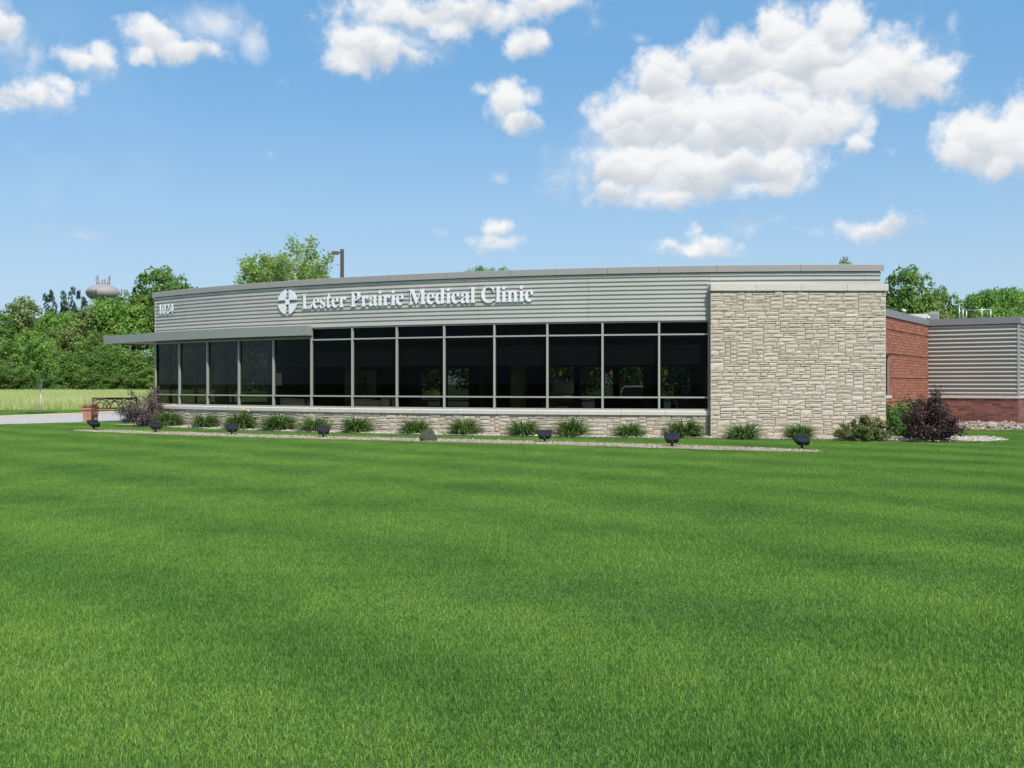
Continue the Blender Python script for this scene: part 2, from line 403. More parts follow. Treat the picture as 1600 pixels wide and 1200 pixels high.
LEAF = {
 'forest': leaf_material('woodland_leaves', srgb(90,124,54), srgb(156,186,94), 0.38, 0.5, 0.12, srgb(98,132,60)),
 'forest_olive': leaf_material('olive_woodland_leaves', srgb(104,124,62), srgb(158,172,104), 0.35, 0.5, 0.12, srgb(112,136,66)),
 'dark': leaf_material('dark_tree_leaves', srgb(42,72,48), srgb(78,106,66), 0.25, 0.5, 0.2, srgb(40,66,42)),
 'bright': leaf_material('bright_tree_leaves', srgb(100,146,58), srgb(160,192,94), 0.36, 0.5, 0.2, srgb(118,158,68)),
 'light': leaf_material('light_silver_green_leaves', srgb(136,168,86), srgb(196,212,142), 0.42, 0.45, 0.4, srgb(150,178,96)),
 'lily': leaf_material('daylily_leaves', srgb(60,94,42), srgb(124,154,80), 0.3, 0.4, 2.0, srgb(100,124,60), 0.4),
 'spirea': leaf_material('olive_shrub_leaves', srgb(82,104,48), srgb(146,158,92), 0.3, 0.5, 3.0, srgb(116,118,66)),
 'green': leaf_material('green_shrub_leaves', srgb(62,104,40), srgb(124,164,76), 0.3, 0.5, 3.0, srgb(84,124,52)),
 'purple': leaf_material('purple_shrub_leaves', srgb(58,42,42), srgb(100,76,74), 0.22, 0.5, 3.0, srgb(74,58,52), 0.3),
 'purple_grey': leaf_material('bronze_purple_shrub_leaves', srgb(76,58,60), srgb(138,116,112), 0.22, 0.4, 3.0, srgb(98,88,74), 0.5),
}
def glass_material(name, tint, refl=1.0):
    m = bpy.data.materials.new(name); m.use_nodes = True
    nt = m.node_tree; N = nt.nodes; L = nt.links; N.remove(N['Principled BSDF'])
    t = N.new('ShaderNodeBsdfTransparent'); t.inputs[0].default_value = tint
    g = N.new('ShaderNodeBsdfGlossy'); g.inputs['Roughness'].default_value = 0.015; g.inputs['Color'].default_value = (1, 1, 1, 1)
    fr = N.new('ShaderNodeFresnel'); fr.inputs['IOR'].default_value = 1.45
    mu = N.new('ShaderNodeMath'); mu.operation = 'MULTIPLY'; mu.inputs[1].default_value = refl; L.new(fr.outputs[0], mu.inputs[0])
    mx = N.new('ShaderNodeMixShader'); L.new(mu.outputs[0], mx.inputs[0]); L.new(t.outputs[0], mx.inputs[1]); L.new(g.outputs[0], mx.inputs[2])
    L.new(mx.outputs[0], N['Material Output'].inputs['Surface'])
    return m
M['glass'] = glass_material('dark_tinted_glass', (0.53, 0.54, 0.515, 1), 0.11)
M['glass_back'] = glass_material('clear_back_glass', (0.6, 0.61, 0.58, 1), 0.3)

# ------------------------------------------------------------------ facade arc: one circle through the photographed parapet
CX, CY, RAD = 10.22, 65.80, 35.66
def arc(th, r, z): return Vector((CX-r*math.sin(th), CY-r*math.cos(th), z))
def theta(x, r=RAD):
    """angle at which the sight line of photo column x meets the circle of radius r"""
    vx, vy = (x-800)/F, 1.0
    a = vx*vx+vy*vy; b = -2*(vx*CX+vy*CY); c = CX*CX+CY*CY-r*r
    t = (-b-math.sqrt(b*b-4*a*c))/(2*a)
    return math.atan2(CX-vx*t, CY-t)
def arc_strip(mb, th0, th1, prof, n=6, cap=True, **k):
    """extrude a closed (radius, z) profile along the arc; th0 > th1 runs left to right"""
    m = len(prof); vs = []
    for i in range(n+1):
        th = th0+(th1-th0)*i/n
        vs += [arc(th, r, z) for r, z in prof]
    fs = []
    for i in range(n):
        for j in range(m):
            j2 = (j+1) % m; fs.append((i*m+j, i*m+j2, (i+1)*m+j2, (i+1)*m+j))
    if cap: fs += [tuple(range(m-1, -1, -1)), tuple(n*m+j for j in range(m))]
    return mb.add(vs, fs, **k)
def rect(r0, r1, z0, z1): return [(r0, z0), (r1, z0), (r1, z1), (r0, z1)]

MULL = [theta(x) for x in (243.2, 280.1, 324, 373.1, 427.1, 486.5, 550.5, 620, 694, 772.5, 855.3, 941.5, 1029.9, 1108)]
TH_L = MULL[0]; TH_S = MULL[-1]; TH_R = theta(1376)
STONE_Y = 30.16; STONE_X0, STONE_X1 = 5.84, 11.01
CORNER = arc(TH_L, RAD, 0)

# ------------------------------------------------------------------ ground, driveway, beds
def sheet(name, poly, z, mat, thick=0.0):
    mb = MB()
    mb.add([(x, y, z) for x, y in poly], [tuple(range(len(poly)))])
    return tag(mb.build(name, mat), kind='structure')
mb = MB(); G = 3000
mb.add([(-G, -G, 0), (G, -G, 0), (G, G, 0), (-G, G, 0)], [(0, 1, 2, 3)])
tag(mb.build('ground', M['soil_lawn']), kind='structure')
DRIVE = [(-48,16.4),(-20.06,40.1),(-17.6,42.2),(-15.4,44.1),(-9,50),(30,62),(60,62),(60,110),(-8,110),(-15,78),(-20.6,60),(-21.76,52.2),(-23.5,47.05),(-30,39.2),(-60,10)]
sheet('driveway', DRIVE[:4]+[(-9,50),(-12,66),(-19.2,66)]+DRIVE[10:], 0.004, M['asphalt'])
sheet('parking_lot', [(-9,50),(12,47),(45,47),(60,52),(60,112),(-9.5,112),(-12,66)], 0.008, M['lot'])
mb = MB()                                                     # far kerb of the driveway
pts = [(-60,10),(-30,39.2),(-23.5,47.05),(-21.76,52.2),(-20.6,60),(-19.2,66)]
for a, b in zip(pts[:-1], pts[1:]):
    a = Vector((*a, 0)); b = Vector((*b, 0)); d = (b-a).normalized(); nrm = Vector((-d.y, d.x, 0))
    mb.hexa([a, b, b+nrm*0.45, a+nrm*0.45, a+Vector((0,0,.13)), b+Vector((0,0,.13)), b+nrm*.45+Vector((0,0,.13)), a+nrm*.45+Vector((0,0,.13))])
tag(mb.build('kerb', M['concrete']), kind='structure')
FIELD_POLY = [(-260,62),(-62,62),(-26,62),(-18,66),(-14,80),(-10,118),(-10,150),(-260,150)]
sheet('field', FIELD_POLY, 0.012, M['field_soil'])

# gravel strip with floodlights, and the bed along the wall
STRIP = [ground(x, y) for x, y in ((122,673.2),(135,674.0),(246,677.4),(364,681.2),(505,685.2),(667,689),(851,693.5),(1050,699.5),(1180,703.5),(1281,707))]
def strip_half(t): return 0.66*min(1.0, 0.25+8*t)*min(1.0, 0.4+10*(1-t))
STRIP_PTS = []
for i in range(len(STRIP)-1):
    a, b = STRIP[i], STRIP[i+1]; n = max(2, int((b-a).length/0.4))
    for j in range(n): STRIP_PTS.append(a.lerp(b, j/n))
STRIP_PTS.append(STRIP[-1])
SL, SR = [], []
for i, p in enumerate(STRIP_PTS):
    d = (STRIP_PTS[min(i+1, len(STRIP_PTS)-1)]-STRIP_PTS[max(i-1, 0)]).normalized(); nrm = Vector((-d.y, d.x, 0))
    w = strip_half(i/(len(STRIP_PTS)-1))+0.04*math.sin(i*1.7)
    SL.append(p+nrm*w); SR.append(p-nrm*w)
mb = MB(); mb.add([(p.x, p.y, 0.016) for p in SL]+[(p.x, p.y, 0.016) for p in SR], [(i, len(SL)+i, len(SL)+i+1, i+1) for i in range(len(SL)-1)])
tag(mb.build('gravel_strip', M['gravel_bed']), kind='structure')
BED_OUT = [arc(theta(170, RAD+0.9)+(TH_S-theta(170, RAD+0.9))*i/30, RAD+0.9+0.05*math.sin(i), 0) for i in range(31)]+[Vector((7, 29.15, 0)), Vector((9, 29.0, 0)), Vector((10.4, 28.3, 0)), Vector((11.6, 27.9, 0)), Vector((13.0, 27.9, 0)), Vector((13.9, 28.6, 0)), Vector((14.0, 30.2, 0)), Vector((13.3, 32.5, 0)), Vector((14.9, 35.3, 0)), Vector((16.2, 35.2, 0)), Vector((18.3, 35.0, 0)), Vector((20.5, 35.6, 0)), Vector((25, 39.5, 0))]
BED_IN = [Vector((30, 50, 0)), Vector((12, 42, 0)), Vector((11, 33, 0)), Vector((8, 31.5, 0))]+[arc(TH_S+(TH_L+0.05-TH_S)*i/12, RAD-0.5, 0) for i in range(13)]
BED = [(p.x, p.y) for p in BED_OUT+BED_IN]
mb = MB(); mb.add([(x, y, 0.020) for x, y in BED], [tuple(range(len(BED)))])
tag(mb.build('planting_bed', M['gravel_bed']), kind='structure')

def in_poly(P, poly):
    x, y = P[:, 0], P[:, 1]; r = np.zeros(len(P), bool); n = len(poly)
    for i in range(n):
        x0, y0 = poly[i]; x1, y1 = poly[(i+1) % n]
        if y0 == y1: continue
        c = ((y0 > y) != (y1 > y)) & (x < (x1-x0)*(y-y0)/(y1-y0)+x0); r ^= c
    return r
STRIP_POLY = [(p.x, p.y) for p in SL]+[(p.x, p.y) for p in reversed(SR)]
BLOCKED = [STRIP_POLY, BED, DRIVE]

# ------------------------------------------------------------------ the clinic building
clinic = empty('clinic_building', (CORNER.x, CORNER.y, 0), 'low curved clinic building with ribbed metal parapet, dark windows and a stone end wall', 'building')
Z_SILL0, Z_SILL1 = 0.67, 0.805
Z_HEAD, Z_METAL0, Z_METAL1, Z_TOP = 3.49, 3.53, 4.945, 5.11
rng = random.Random(5)

# core behind the cladding, roof, floor, ceiling
mb = MB(); arc_strip(mb, TH_L-0.001, TH_R, rect(RAD-0.45, RAD-0.10, Z_HEAD+0.02, Z_METAL1), 24); mb.build('parapet_core', M['roof'], clinic)
mb = MB(); arc_strip(mb, TH_L-0.002, TH_R+0.002, rect(RAD-13.6, RAD-0.46, 4.55, 4.70), 24); mb.build('roof', M['roof'], clinic)
mb = MB(); arc_strip(mb, TH_L-0.003, TH_S-0.02, rect(RAD-13.5, RAD-0.16, 0.02, 0.10), 24); mb.build('floor', M['carpet'], clinic)
mb = MB(); arc_strip(mb, TH_L-0.003, TH_S-0.02, rect(RAD-13.5, RAD-0.47, 3.30, 3.38), 24); mb.build('ceiling', M['ceiling'], clinic)
# rear wall: solid below and above a band of windows
rw = MB()
arc_strip(rw, TH_L, TH_S-0.02, rect(RAD-13.8, RAD-13.5, 0, 0.55), 16); arc_strip(rw, TH_L, TH_S-0.02, rect(RAD-13.8, RAD-13.5, 2.35, 4.9), 16)
for i in range(9):
    th = TH_L+(TH_S-0.02-TH_L)*i/8; w = 0.006 if i not in (3, 4) else 0.02
    arc_strip(rw, th+w, th-w, rect(RAD-13.78, RAD-13.52, 0.551, 2.349), 1)
rw.build('rear_wall', M['inner'], clinic)
mb = MB(); arc_strip(mb, TH_L, TH_S-0.02, rect(RAD-13.66, RAD-13.64, 0.552, 2.348), 16); mb.build('rear_glazing', M['glass_back'], clinic)
mb = MB(); arc_strip(mb, TH_S-0.02, TH_S-0.025, rect(RAD-13.5, RAD-0.3, 0.0, 4.5), 1); mb.build('party_wall', M['inner'], clinic)
# a partition deep inside that darkens part of the view through
mb = MB(); arc_strip(mb, MULL[8]-0.004, MULL[6], rect(RAD-8.3, RAD-8.1, 0.1, 3.3), 3); mb.build('partition', M['inner'], clinic)
mb = MB(); arc_strip(mb, MULL[12], MULL[10], rect(RAD-8.3, RAD-8.1, 0.1, 1.05), 3); mb.build('half_partition', M['inner'], clinic)
for th, dr, w in ((theta(297)-0.004, 1.3, 0.26), (theta(503)-0.004, 1.5, 0.26), (theta(783)-0.003, 1.5, 0.26), (theta(640), 6.0, 0.22), (theta(1000), 6.0, 0.22)):
    c = arc(th, RAD-dr, 0); mb = MB()
    mb.lathe([(w, 0.1), (w, 3.3)], (c.x, c.y, 0), 20); mb.lathe([(w+0.03, 0.1), (w+0.03, 0.22)], (c.x, c.y, 0), 20)
    mb.build('column', M['column'], clinic)

# ribbed metal panels
def rib_profile(z0, z1, pitch, r_face, depth, flat):
    """outer face from bottom to top: flat bands, each with a groove under it; closed at the back"""
    n = max(1, round((z1-z0)/pitch)); p = (z1-z0)/n; pr = []
    for i in range(n):
        z = z0+i*p
        pr += [(r_face, z+0.0), (r_face, z+p*flat), (r_face-depth, z+p*(flat+0.10)), (r_face-depth, z+p*0.93)]
    pr += [(r_face, z1), (r_face-0.09, z1), (r_face-0.09, z0)]
    return pr
seams = [TH_L]+[theta(x) for x in (330, 440, 591, 748, 920)]+[TH_S+0.0]
for a, b in zip(seams[:-1], seams[1:]):
    mb = MB(); arc_strip(mb, a-0.0001, b+0.0001, rib_profile(Z_METAL0, Z_METAL1, 0.133, RAD+0.045, 0.055, 0.56), 5)
    mb.build('metal_panel', M['metal'], clinic)
for a, b in ((TH_S, theta(1352)), (theta(1352), TH_R)):
    mb = MB(); arc_strip(mb, a-0.0001, b+0.0001, rib_profile(4.545, Z_METAL1, 0.133, RAD+0.045, 0.055, 0.56), 4)
    mb.build('metal_panel', M['metal'], clinic)
mb = MB(); arc_strip(mb, TH_L, TH_S, rect(RAD-0.05, RAD+0.052, Z_HEAD+0.003, Z_METAL0-0.002), 20); mb.build('metal_base_trim', M['metal'], clinic)
mb = MB(); arc_strip(mb, TH_S+0.0016, TH_S-0.0002, rect(RAD-0.05, RAD+0.060, Z_HEAD-0.02, 4.54), 1); mb.build('metal_end_trim', M['frame'], clinic)
# end of the parapet on the left: ribs seen on edge
mb = MB()
e0 = arc(TH_L, RAD+0.045, 0); din = Vector((math.sin(TH_L), math.cos(TH_L), 0)); dl = Vector((-math.cos(TH_L), math.sin(TH_L), 0))
prf = rib_profile(Z_METAL0, Z_METAL1, 0.133, 0.0, 0.055, 0.56)
m = len(prf); vs = []
for k in (0.0, 9.0): vs += [e0+din*k+dl*(0.005+q) + Vector((0, 0, z)) for q, z in prf]
mb.add(vs, [(j, (j+1) % m, m+(j+1) % m, m+j) for j in range(m)]+[tuple(range(m)), tuple(range(2*m-1, m-1, -1))]); mb.build('side_metal_panel', M['metal'], clinic)
# coping in lengths
cs = [TH_L+0.003]+[theta(x) for x in (400, 520, 610, 700, 800, 870, 950, 1030, 1120, 1250)]+[TH_R-0.002]
for a, b in zip(cs[:-1], cs[1:]):
    mb = MB(); arc_strip(mb, a-0.00012, b+0.00012, [(RAD-0.5, Z_METAL1+0.004), (RAD+0.075, Z_METAL1+0.004), (RAD+0.085, Z_METAL1-0.03), (RAD+0.095, Z_METAL1-0.03), (RAD+0.088, Z_TOP-0.01), (RAD+0.08, Z_TOP), (RAD-0.5, Z_TOP-0.03)], 3)
    mb.build('coping', M['coping'], clinic)

# windows on the arc
def pane_box(mb, a, b, z0, z1, inset, t=0.012):
    """flat pane between two plan points, set back along the outward normal"""
    a = Vector((a.x, a.y, 0)); b = Vector((b.x, b.y, 0)); d = (b-a).normalized(); n = Vector((d.y, -d.x, 0))
    o = -n*inset
    mb.hexa([a+o+Vector((0,0,z0)), b+o+Vector((0,0,z0)), b+o-n*t+Vector((0,0,z0)), a+o-n*t+Vector((0,0,z0)),
             a+o+Vector((0,0,z1)), b+o+Vector((0,0,z1)), b+o-n*t+Vector((0,0,z1)), a+o-n*t+Vector((0,0,z1))])
def bar(mb, a, b, z0, z1, out, deep):
    a = Vector((a.x, a.y, 0)); b = Vector((b.x, b.y, 0)); d = (b-a).normalized(); n = Vector((d.y, -d.x, 0))
    p, q = a+n*out, b+n*out; r, s = b-n*deep, a-n*deep
    mb.hexa([v+Vector((0,0,z)) for z in (z0, z1) for v in (p, q, r, s)])
def window(pl, pr_, head, transoms, shade, label=None):
    d = (pr_-pl).normalized(); hw = 0.030
    mb = MB()
    bar(mb, pl-d*hw, pl+d*hw, Z_SILL1, head, 0.020, 0.11)                      # left mullion
    bar(mb, pl+d*(hw+.001), pr_-d*(hw+.001), Z_SILL1, Z_SILL1+0.055, 0.012, 0.10)
    bar(mb, pl+d*(hw+.001), pr_-d*(hw+.001), head-0.05, head, 0.012, 0.10)
    for z in transoms: bar(mb, pl+d*(hw+.001), pr_-d*(hw+.001), z-0.022, z+0.022, 0.008, 0.095)
    w = mb.build('window', M['frame'], clinic)
    zs = [Z_SILL1+0.055]+list(transoms)+[head-0.05]
    for i in range(len(zs)-1):
        p = MB(); lo = zs[i]+(0.0 if i == 0 else 0.022)-.006; hi = zs[i+1]-(0.0 if i == len(zs)-2 else 0.022)+.006
        pane_box(p, pl+d*hw*.8, pr_-d*hw*.8, lo, hi, 0.045); p.build('pane', M['glass'], w)
    if shade:
        p = MB(); pane_box(p, pl+d*0.05, pr_-d*0.05, 2.20, head, 0.16, 0.006); pane_box(p, pl+d*0.05, pr_-d*0.05, 2.17, 2.20, 0.155, 0.016)
        p.build('roller_shade', M['shade'], w)
    return w
MP = [arc(t, RAD, 0) for t in MULL]
for i in range(13):
    if i < 5: window(MP[i], MP[i+1], 3.17, (1.20,), i == 4)
    else: window(MP[i], MP[i+1], Z_HEAD, (1.20, 3.08), True)
mb = MB(); d = (MP[13]-MP[12]).normalized(); bar(mb, MP[13]-d*.035, MP[13]+d*.0, Z_SILL1, Z_HEAD, 0.02, 0.11); mb.build('end_mullion', M['frame'], clinic)
# glazed left side
SP = [MP[0]+din*(1.69*k) for k in range(4)]
for k in range(3): window(SP[k+1], SP[k], 3.17, (1.20,), False)
# wall between canopy windows' head and the metal
mb = MB(); arc_strip(mb, MULL[0], MULL[5]+0.001, rect(RAD-0.12, RAD-0.02, 3.172, Z_HEAD), 8); mb.build('head_panel', M['coping_dark'], clinic)
mb = MB(); a = SP[3]; b = MP[0]+din*13.5; bar(mb, b, a, 0.0, 4.6, 0.0, 0.25); bar(mb, a-din*.001, MP[0]+din*0.05, 3.172, 4.6, 0.0, 0.2); mb.build('side_wall', M['inner'], clinic)
# sill stones
n = 17
ths = [TH_L+0.004+(TH_S-TH_L-0.004)*i/n for i in range(n+1)]
for a, b in zip(ths[:-1], ths[1:]):
    mb = MB(); arc_strip(mb, a-0.00012, b+0.00012, [(RAD-0.12, Z_SILL0), (RAD+0.092, Z_SILL0), (RAD+0.092, Z_SILL1-0.025), (RAD+0.03, Z_SILL1-0.001), (RAD-0.12, Z_SILL1-0.001)], 2)
    mb.build('sill_stone', M['cut_stone'], clinic)
mb = MB(); a = MP[0]; bar(mb, a+din*5.1, a+din*0.02, Z_SILL0, Z_SILL1-.001, 0.12, 0.12); bar(mb, a+din*5.1, a+din*.02, -0.1, Z_SILL0-.002, 0.06, 0.10); mb.build('side_sill', M['cut_stone'], clinic)

# rubble-coursed stone, laid out cell by cell
def stone_layout(W, H, cw, ch, seed):
    r = random.Random(seed); nc = int(round(W/cw)); nr = int(round(H/ch)); occ = np.zeros((nr, nc), bool); idg = np.zeros((nr, nc), int); out = []
    for j in range(nr):
        i = 0
        while i < nc:
            if occ[j, i]: i += 1; continue
            run = 0
            while i+run < nc and not occ[j, i+run]: run += 1
            h = r.choices((1, 2, 3, 4), (0.30, 0.60, 0.08, 0.02))[0]
            h = min(h, nr-j)
            w = r.choice((4, 5, 6, 7, 7, 8, 8, 9, 10, 12)) if h < 3 else r.choice((5, 6, 6, 7, 8))
            if run <= 5: h = min(h, 2)
            if run-w < 3: w = run
            if w > 14: w = 7
            w = min(w, run)
            if j > 0 and i+w < nc and w < run and idg[j-1, i+w-1] != idg[j-1, i+w]: w = min(run, w+(1 if run-w != 2 else 2))
            while h > 1 and occ[j:j+h, i:i+w].any(): h -= 1
            occ[j:j+h, i:i+w] = True; idg[j:j+h, i:i+w] = len(out)+1
            out.append((i*cw, min(W, (i+w)*cw), j*ch, min(H, (j+h)*ch))); i += w
    return out
def stone_mesh(mb, fn, u0, u1, v0, v1, r):
    """one split-face stone: fn(u, v, depth) -> point; front face uneven"""
    g = 0.0065
    u0 += g; u1 -= g; v0 += g; v1 -= g
    nu = 4 if (u1-u0) > 0.22 else 3; nv = 3
    base = r.uniform(0.022, 0.040); big = (v1-v0) > 0.15
    vs = []; idx = {}
    for j in range(nv+1):
        for i in range(nu+1):
            u = u0+(u1-u0)*i/nu; v = v0+(v1-v0)*j/nv
            edge = i in (0, nu) or j in (0, nv)
            d = base*0.70 if edge else base+r.uniform(-0.004, 0.006)*(2.6 if big else 1.0)
            ju = 0 if i in (0, nu) else r.uniform(-.25, .25)*(u1-u0)/nu; jv = 0 if j in (0, nv) else r.uniform(-.25, .25)*(v1-v0)/nv
            if edge: ju += r.uniform(-.003, .003); jv += r.uniform(-.003, .003)
            idx[(i, j)] = len(vs); vs.append(fn(u+ju, v+jv, d))
    fs = [(idx[(i, j)], idx[(i+1, j)], idx[(i+1, j+1)], idx[(i, j+1)]) for j in range(nv) for i in range(nu)]
    ring = [(i, 0) for i in range(nu)]+[(nu, j) for j in range(nv)]+[(i, nv) for i in range(nu, 0, -1)]+[(0, j) for j in range(nv, 0, -1)]
    b = len(vs)
    for (i, j) in ring: vs.append(fn(u0+(u1-u0)*i/nu, v0+(v1-v0)*j/nv, -0.02))
    n = len(ring)
    for k in range(n): fs.append((idx[ring[k]], b+k, b+(k+1) % n, idx[ring[(k+1) % n]]))
    mb.add(vs, fs, tint=min(1, max(0, r.gauss(0.42, 0.22))))
# the big end wall and the low wall under the windows share the stones
bw = MB(); bw.box(STONE_X0, STONE_X1, STONE_Y, STONE_Y+3.2, -0.1, 4.34)
end_wall = bw.build('stone_end_wall', M['mortar'], clinic)
lw = MB(); arc_strip(lw, TH_L, TH_S-0.001, rect(RAD-0.25, RAD+0.02, -0.1, Z_SILL0-0.002), 24)
low_wall = lw.build('stone_low_wall', M['mortar'], clinic)
def fn_end(u, v, d): return Vector((STONE_X0+u, STONE_Y-d, v))
LOWLEN = (TH_L-TH_S)*RAD
def fn_low(u, v, d):
    return arc(TH_L-u/RAD, RAD+0.02+d, v)
stones = [(fn_end, s, end_wall) for s in stone_layout(STONE_X1-STONE_X0, 4.34, 0.049, 0.0603, 3)]
stones += [(fn_low, s, low_wall) for s in stone_layout(LOWLEN-0.02, Z_SILL0-0.004, 0.049, 0.0605, 8)]
def size_seen(it):
    fn, (u0, u1, v0, v1), w = it
    c = fn((u0+u1)/2, (v0+v1)/2, 0); return (u1-u0)*(v1-v0)/(c.y**2)*(1 if w is end_wall else 0.8)
stones.sort(key=size_seen, reverse=True)
rest = {end_wall: MB(), low_wall: MB()}
for k, (fn, (u0, u1, v0, v1), w) in enumerate(stones):
    if k < 300:
        mb = MB(); stone_mesh(mb, fn, u0, u1, v0, v1, rng); mb.build('stone', M['stone'], w, origin=fn((u0+u1)/2, (v0+v1)/2, 0))
    else: stone_mesh(rest[w], fn, u0, u1, v0, v1, rng)
for w, mb in rest.items(): tag(mb.build('small_stones', M['stone'], w), kind='stuff')
xs = [STONE_X0-0.0, 7.18, 8.51, 9.86, STONE_X1+0.06]
for a, b in zip(xs[:-1], xs[1:]):
    mb = MB(); mb.box(a+0.004, b-0.004, STONE_Y-0.07, STONE_Y+3.25, 4.345, 4.542); mb.build('cap_stone', M['cut_stone'], clinic)
mb = MB(); mb.box(STONE_X0+.02, STONE_X1+.03, STONE_Y-.05, STONE_Y+3.2, 4.335, 4.352); mb.build('cap_bed', M['mortar'], clinic)

# entrance canopy: curved fascia continuing past the corner
CAN_L, CAN_R = theta(162.5, RAD+0.33), MULL[5]-0.0005
Z_C0, Z_C1 = 3.225, 3.552
mb = MB(); arc_strip(mb, CAN_L, TH_L+0.001, rect(RAD-2.6, RAD+0.28, Z_C0+0.04, Z_C1-0.05), 8); arc_strip(mb, TH_L+0.001, CAN_R, rect(RAD-0.015, RAD+0.28, Z_C0+0.04, Z_C1-0.05), 10)
canopy = mb.build('canopy', M['soffit'], clinic)
fs_ = [CAN_L]+[theta(x, RAD+.33) for x in (182, 243, 310, 361, 416)]+[CAN_R]
for a, b in zip(fs_[:-1], fs_[1:]):
    mb = MB(); arc_strip(mb, a-0.00008, b+0.00008, [(RAD+0.281, Z_C0), (RAD+0.33, Z_C0), (RAD+0.33, Z_C1), (RAD+0.281, Z_C1)], 3); mb.build('fascia_panel', M['fascia'], canopy)
for nm, th, r0 in (('end_panel', CAN_R, RAD-0.01), ('end_panel', CAN_L, RAD-2.6)):
    mb = MB(); w = 0.0006 if th is CAN_R else -0.0006
    arc_strip(mb, th-w*0.1, th-w*2, rect(r0, RAD+0.33, Z_C0+.001, Z_C1+.001), 1); mb.build(nm, M['fascia'], canopy)
mb = MB(); arc_strip(mb, CAN_L-0.002, TH_L+0.002, rect(RAD-2.66, RAD-2.601, Z_C0-0.02, Z_C1+0.10), 6); mb.build('rear_fascia', M['coping_dark'], canopy)
# slim post that carries the free end of the canopy
for thp, rp in ((CAN_L-0.012, RAD-2.3),):
    p = arc(thp, rp, 0); mb = MB(); mb.lathe([(0.07, 0), (0.07, Z_C0+0.05)], (p.x, p.y, 0), 14); mb.build('canopy_post', M['coping_dark'], canopy)

# ------------------------------------------------------------------ right wing: brick wall and metal-clad box
C2 = Vector((18.56, 37.5, 0)); UB = Vector((-0.836, 0.548, 0)).normalized(); UW = Vector((UB.y, -UB.x, 0))
C1 = C2+UB*3.145; C0 = C1-UW*9.1; C3 = C2+UW*6.0
WT, WG = 4.07, 0.12
foot = [C0+UB*.12, C1+UB*.12+UW*.12, C2+UB*.12+UW*.12, C3+UB*.12, C3+UB*5, Vector((12.8, 44, 0)), Vector((11.2, 38, 0))]
mb = MB(); mb.prism([(p.x, p.y) for p in foot], -0.1, WT-0.15); mb.build('wing_core', M['roof'], clinic)
def wall_fn(a, d, n):
    return lambda u, v, dep: a+d*u+n*dep+Vector((0, 0, v))
NB = -UB; NW = -UW      # outward normals: brick wall and box side face NB; box front faces NW
def brick_into(mb, fn, u0, u1, v0, v1, dep, r, tint=None):
    t = r.uniform(0, 1) if tint is None else tint; j = r.uniform(-0.003, 0.003)
    p = [fn(u, v, d) for (u, v, d) in ((u0,v0,-.02),(u1,v0,-.02),(u1,v0,dep+j),(u0,v0,dep+j),(u0,v1,-.02),(u1,v1,-.02),(u1,v1,dep+j),(u0,v1,dep+j))]
    mb.hexa(p, tint=t)
def brick_rows(fn, L, v0, v1, course=0.1, length=0.302, holes=()):
    for j in range(int(round((v1-v0)/course))):
        off = -length/2 if j % 2 else 0.0; u = off
        while u < L-0.01:
            a, b = max(u, 0), min(u+length, L); u += length
            if b-a < 0.04: continue
            z0, z1 = v0+j*course, v0+(j+1)*course
            if any(b > h[0] and a < h[1] and z1 > h[2] and z0 < h[3] for h in holes):
                for h in holes:
                    if b > h[0] and a < h[1] and z1 > h[2] and z0 < h[3]:
                        if a < h[0]-.04: yield j, a, h[0], z0, z1
                        if b > h[1]+.04: yield j, h[1], b, z0, z1
                continue
            yield j, a, b, z0, z1
# brick wall runs from the stone wall back to the inner corner
fbw = wall_fn(C0, UW, NB); LBW = (C1-C0).length
WIN = (1.55, 2.95, 1.22, 2.56)
mb = MB()
for (a, b, z0, z1) in ((0, WIN[0], -.1, WT-.24), (WIN[1], LBW, -.1, WT-.24), (WIN[0], WIN[1], -.1, WIN[2]), (WIN[0], WIN[1], WIN[3], WT-.24)):
    mb.hexa([fbw(u, v, d) for v in (z0, z1) for (u, d) in ((a, 0.004), (b, 0.004), (b, -0.12), (a, -0.12))])
brick_wall = mb.build('brick_wall', M['brick_mortar'], clinic)
mb = MB()
for j, a, b, z0, z1 in brick_rows(fbw, LBW, 0.03, WT-0.24, holes=(WIN,)):
    band = (j % 8 == 2)
    brick_into(mb, fbw, a+.005, b-.005, z0+(.009 if not band else -.012), z1-.009, 0.018 if not band else 0.045, rng)
tag(mb.build('bricks', M['brick'], brick_wall), kind='stuff')
mb = MB()
mb.hexa([fbw(u, v, d) for v in (WIN[2]-.09, WIN[2]) for (u, d) in ((WIN[0]-.08, .07), (WIN[1]+.08, .07), (WIN[1]+.08, -.1), (WIN[0]-.08, -.1))]); mb.build('window_sill', M['cut_stone'], brick_wall)
mb = MB()
for (u0, u1, v0, v1) in ((WIN[0], WIN[0]+.05, WIN[2], WIN[3]), (WIN[1]-.05, WIN[1], WIN[2], WIN[3]), (WIN[0]+.05, WIN[1]-.05, WIN[2], WIN[2]+.05), (WIN[0]+.05, WIN[1]-.05, WIN[3]-.05, WIN[3]), (2.22, 2.27, WIN[2]+.05, WIN[3]-.05)):
    mb.hexa([fbw(u, v, d) for v in (v0, v1) for (u, d) in ((u0, -.06), (u1, -.06), (u1, -.11), (u0, -.11))])
sw = mb.build('side_window', M['pole'], brick_wall)
mb = MB(); mb.hexa([fbw(u, v, d) for v in (WIN[2]+.02, WIN[3]-.02) for (u, d) in ((WIN[0]+.02, -.085), (WIN[1]-.02, -.085), (WIN[1]-.02, -.095), (WIN[0]+.02, -.095))]); mb.build('pane', M['glass'], sw)
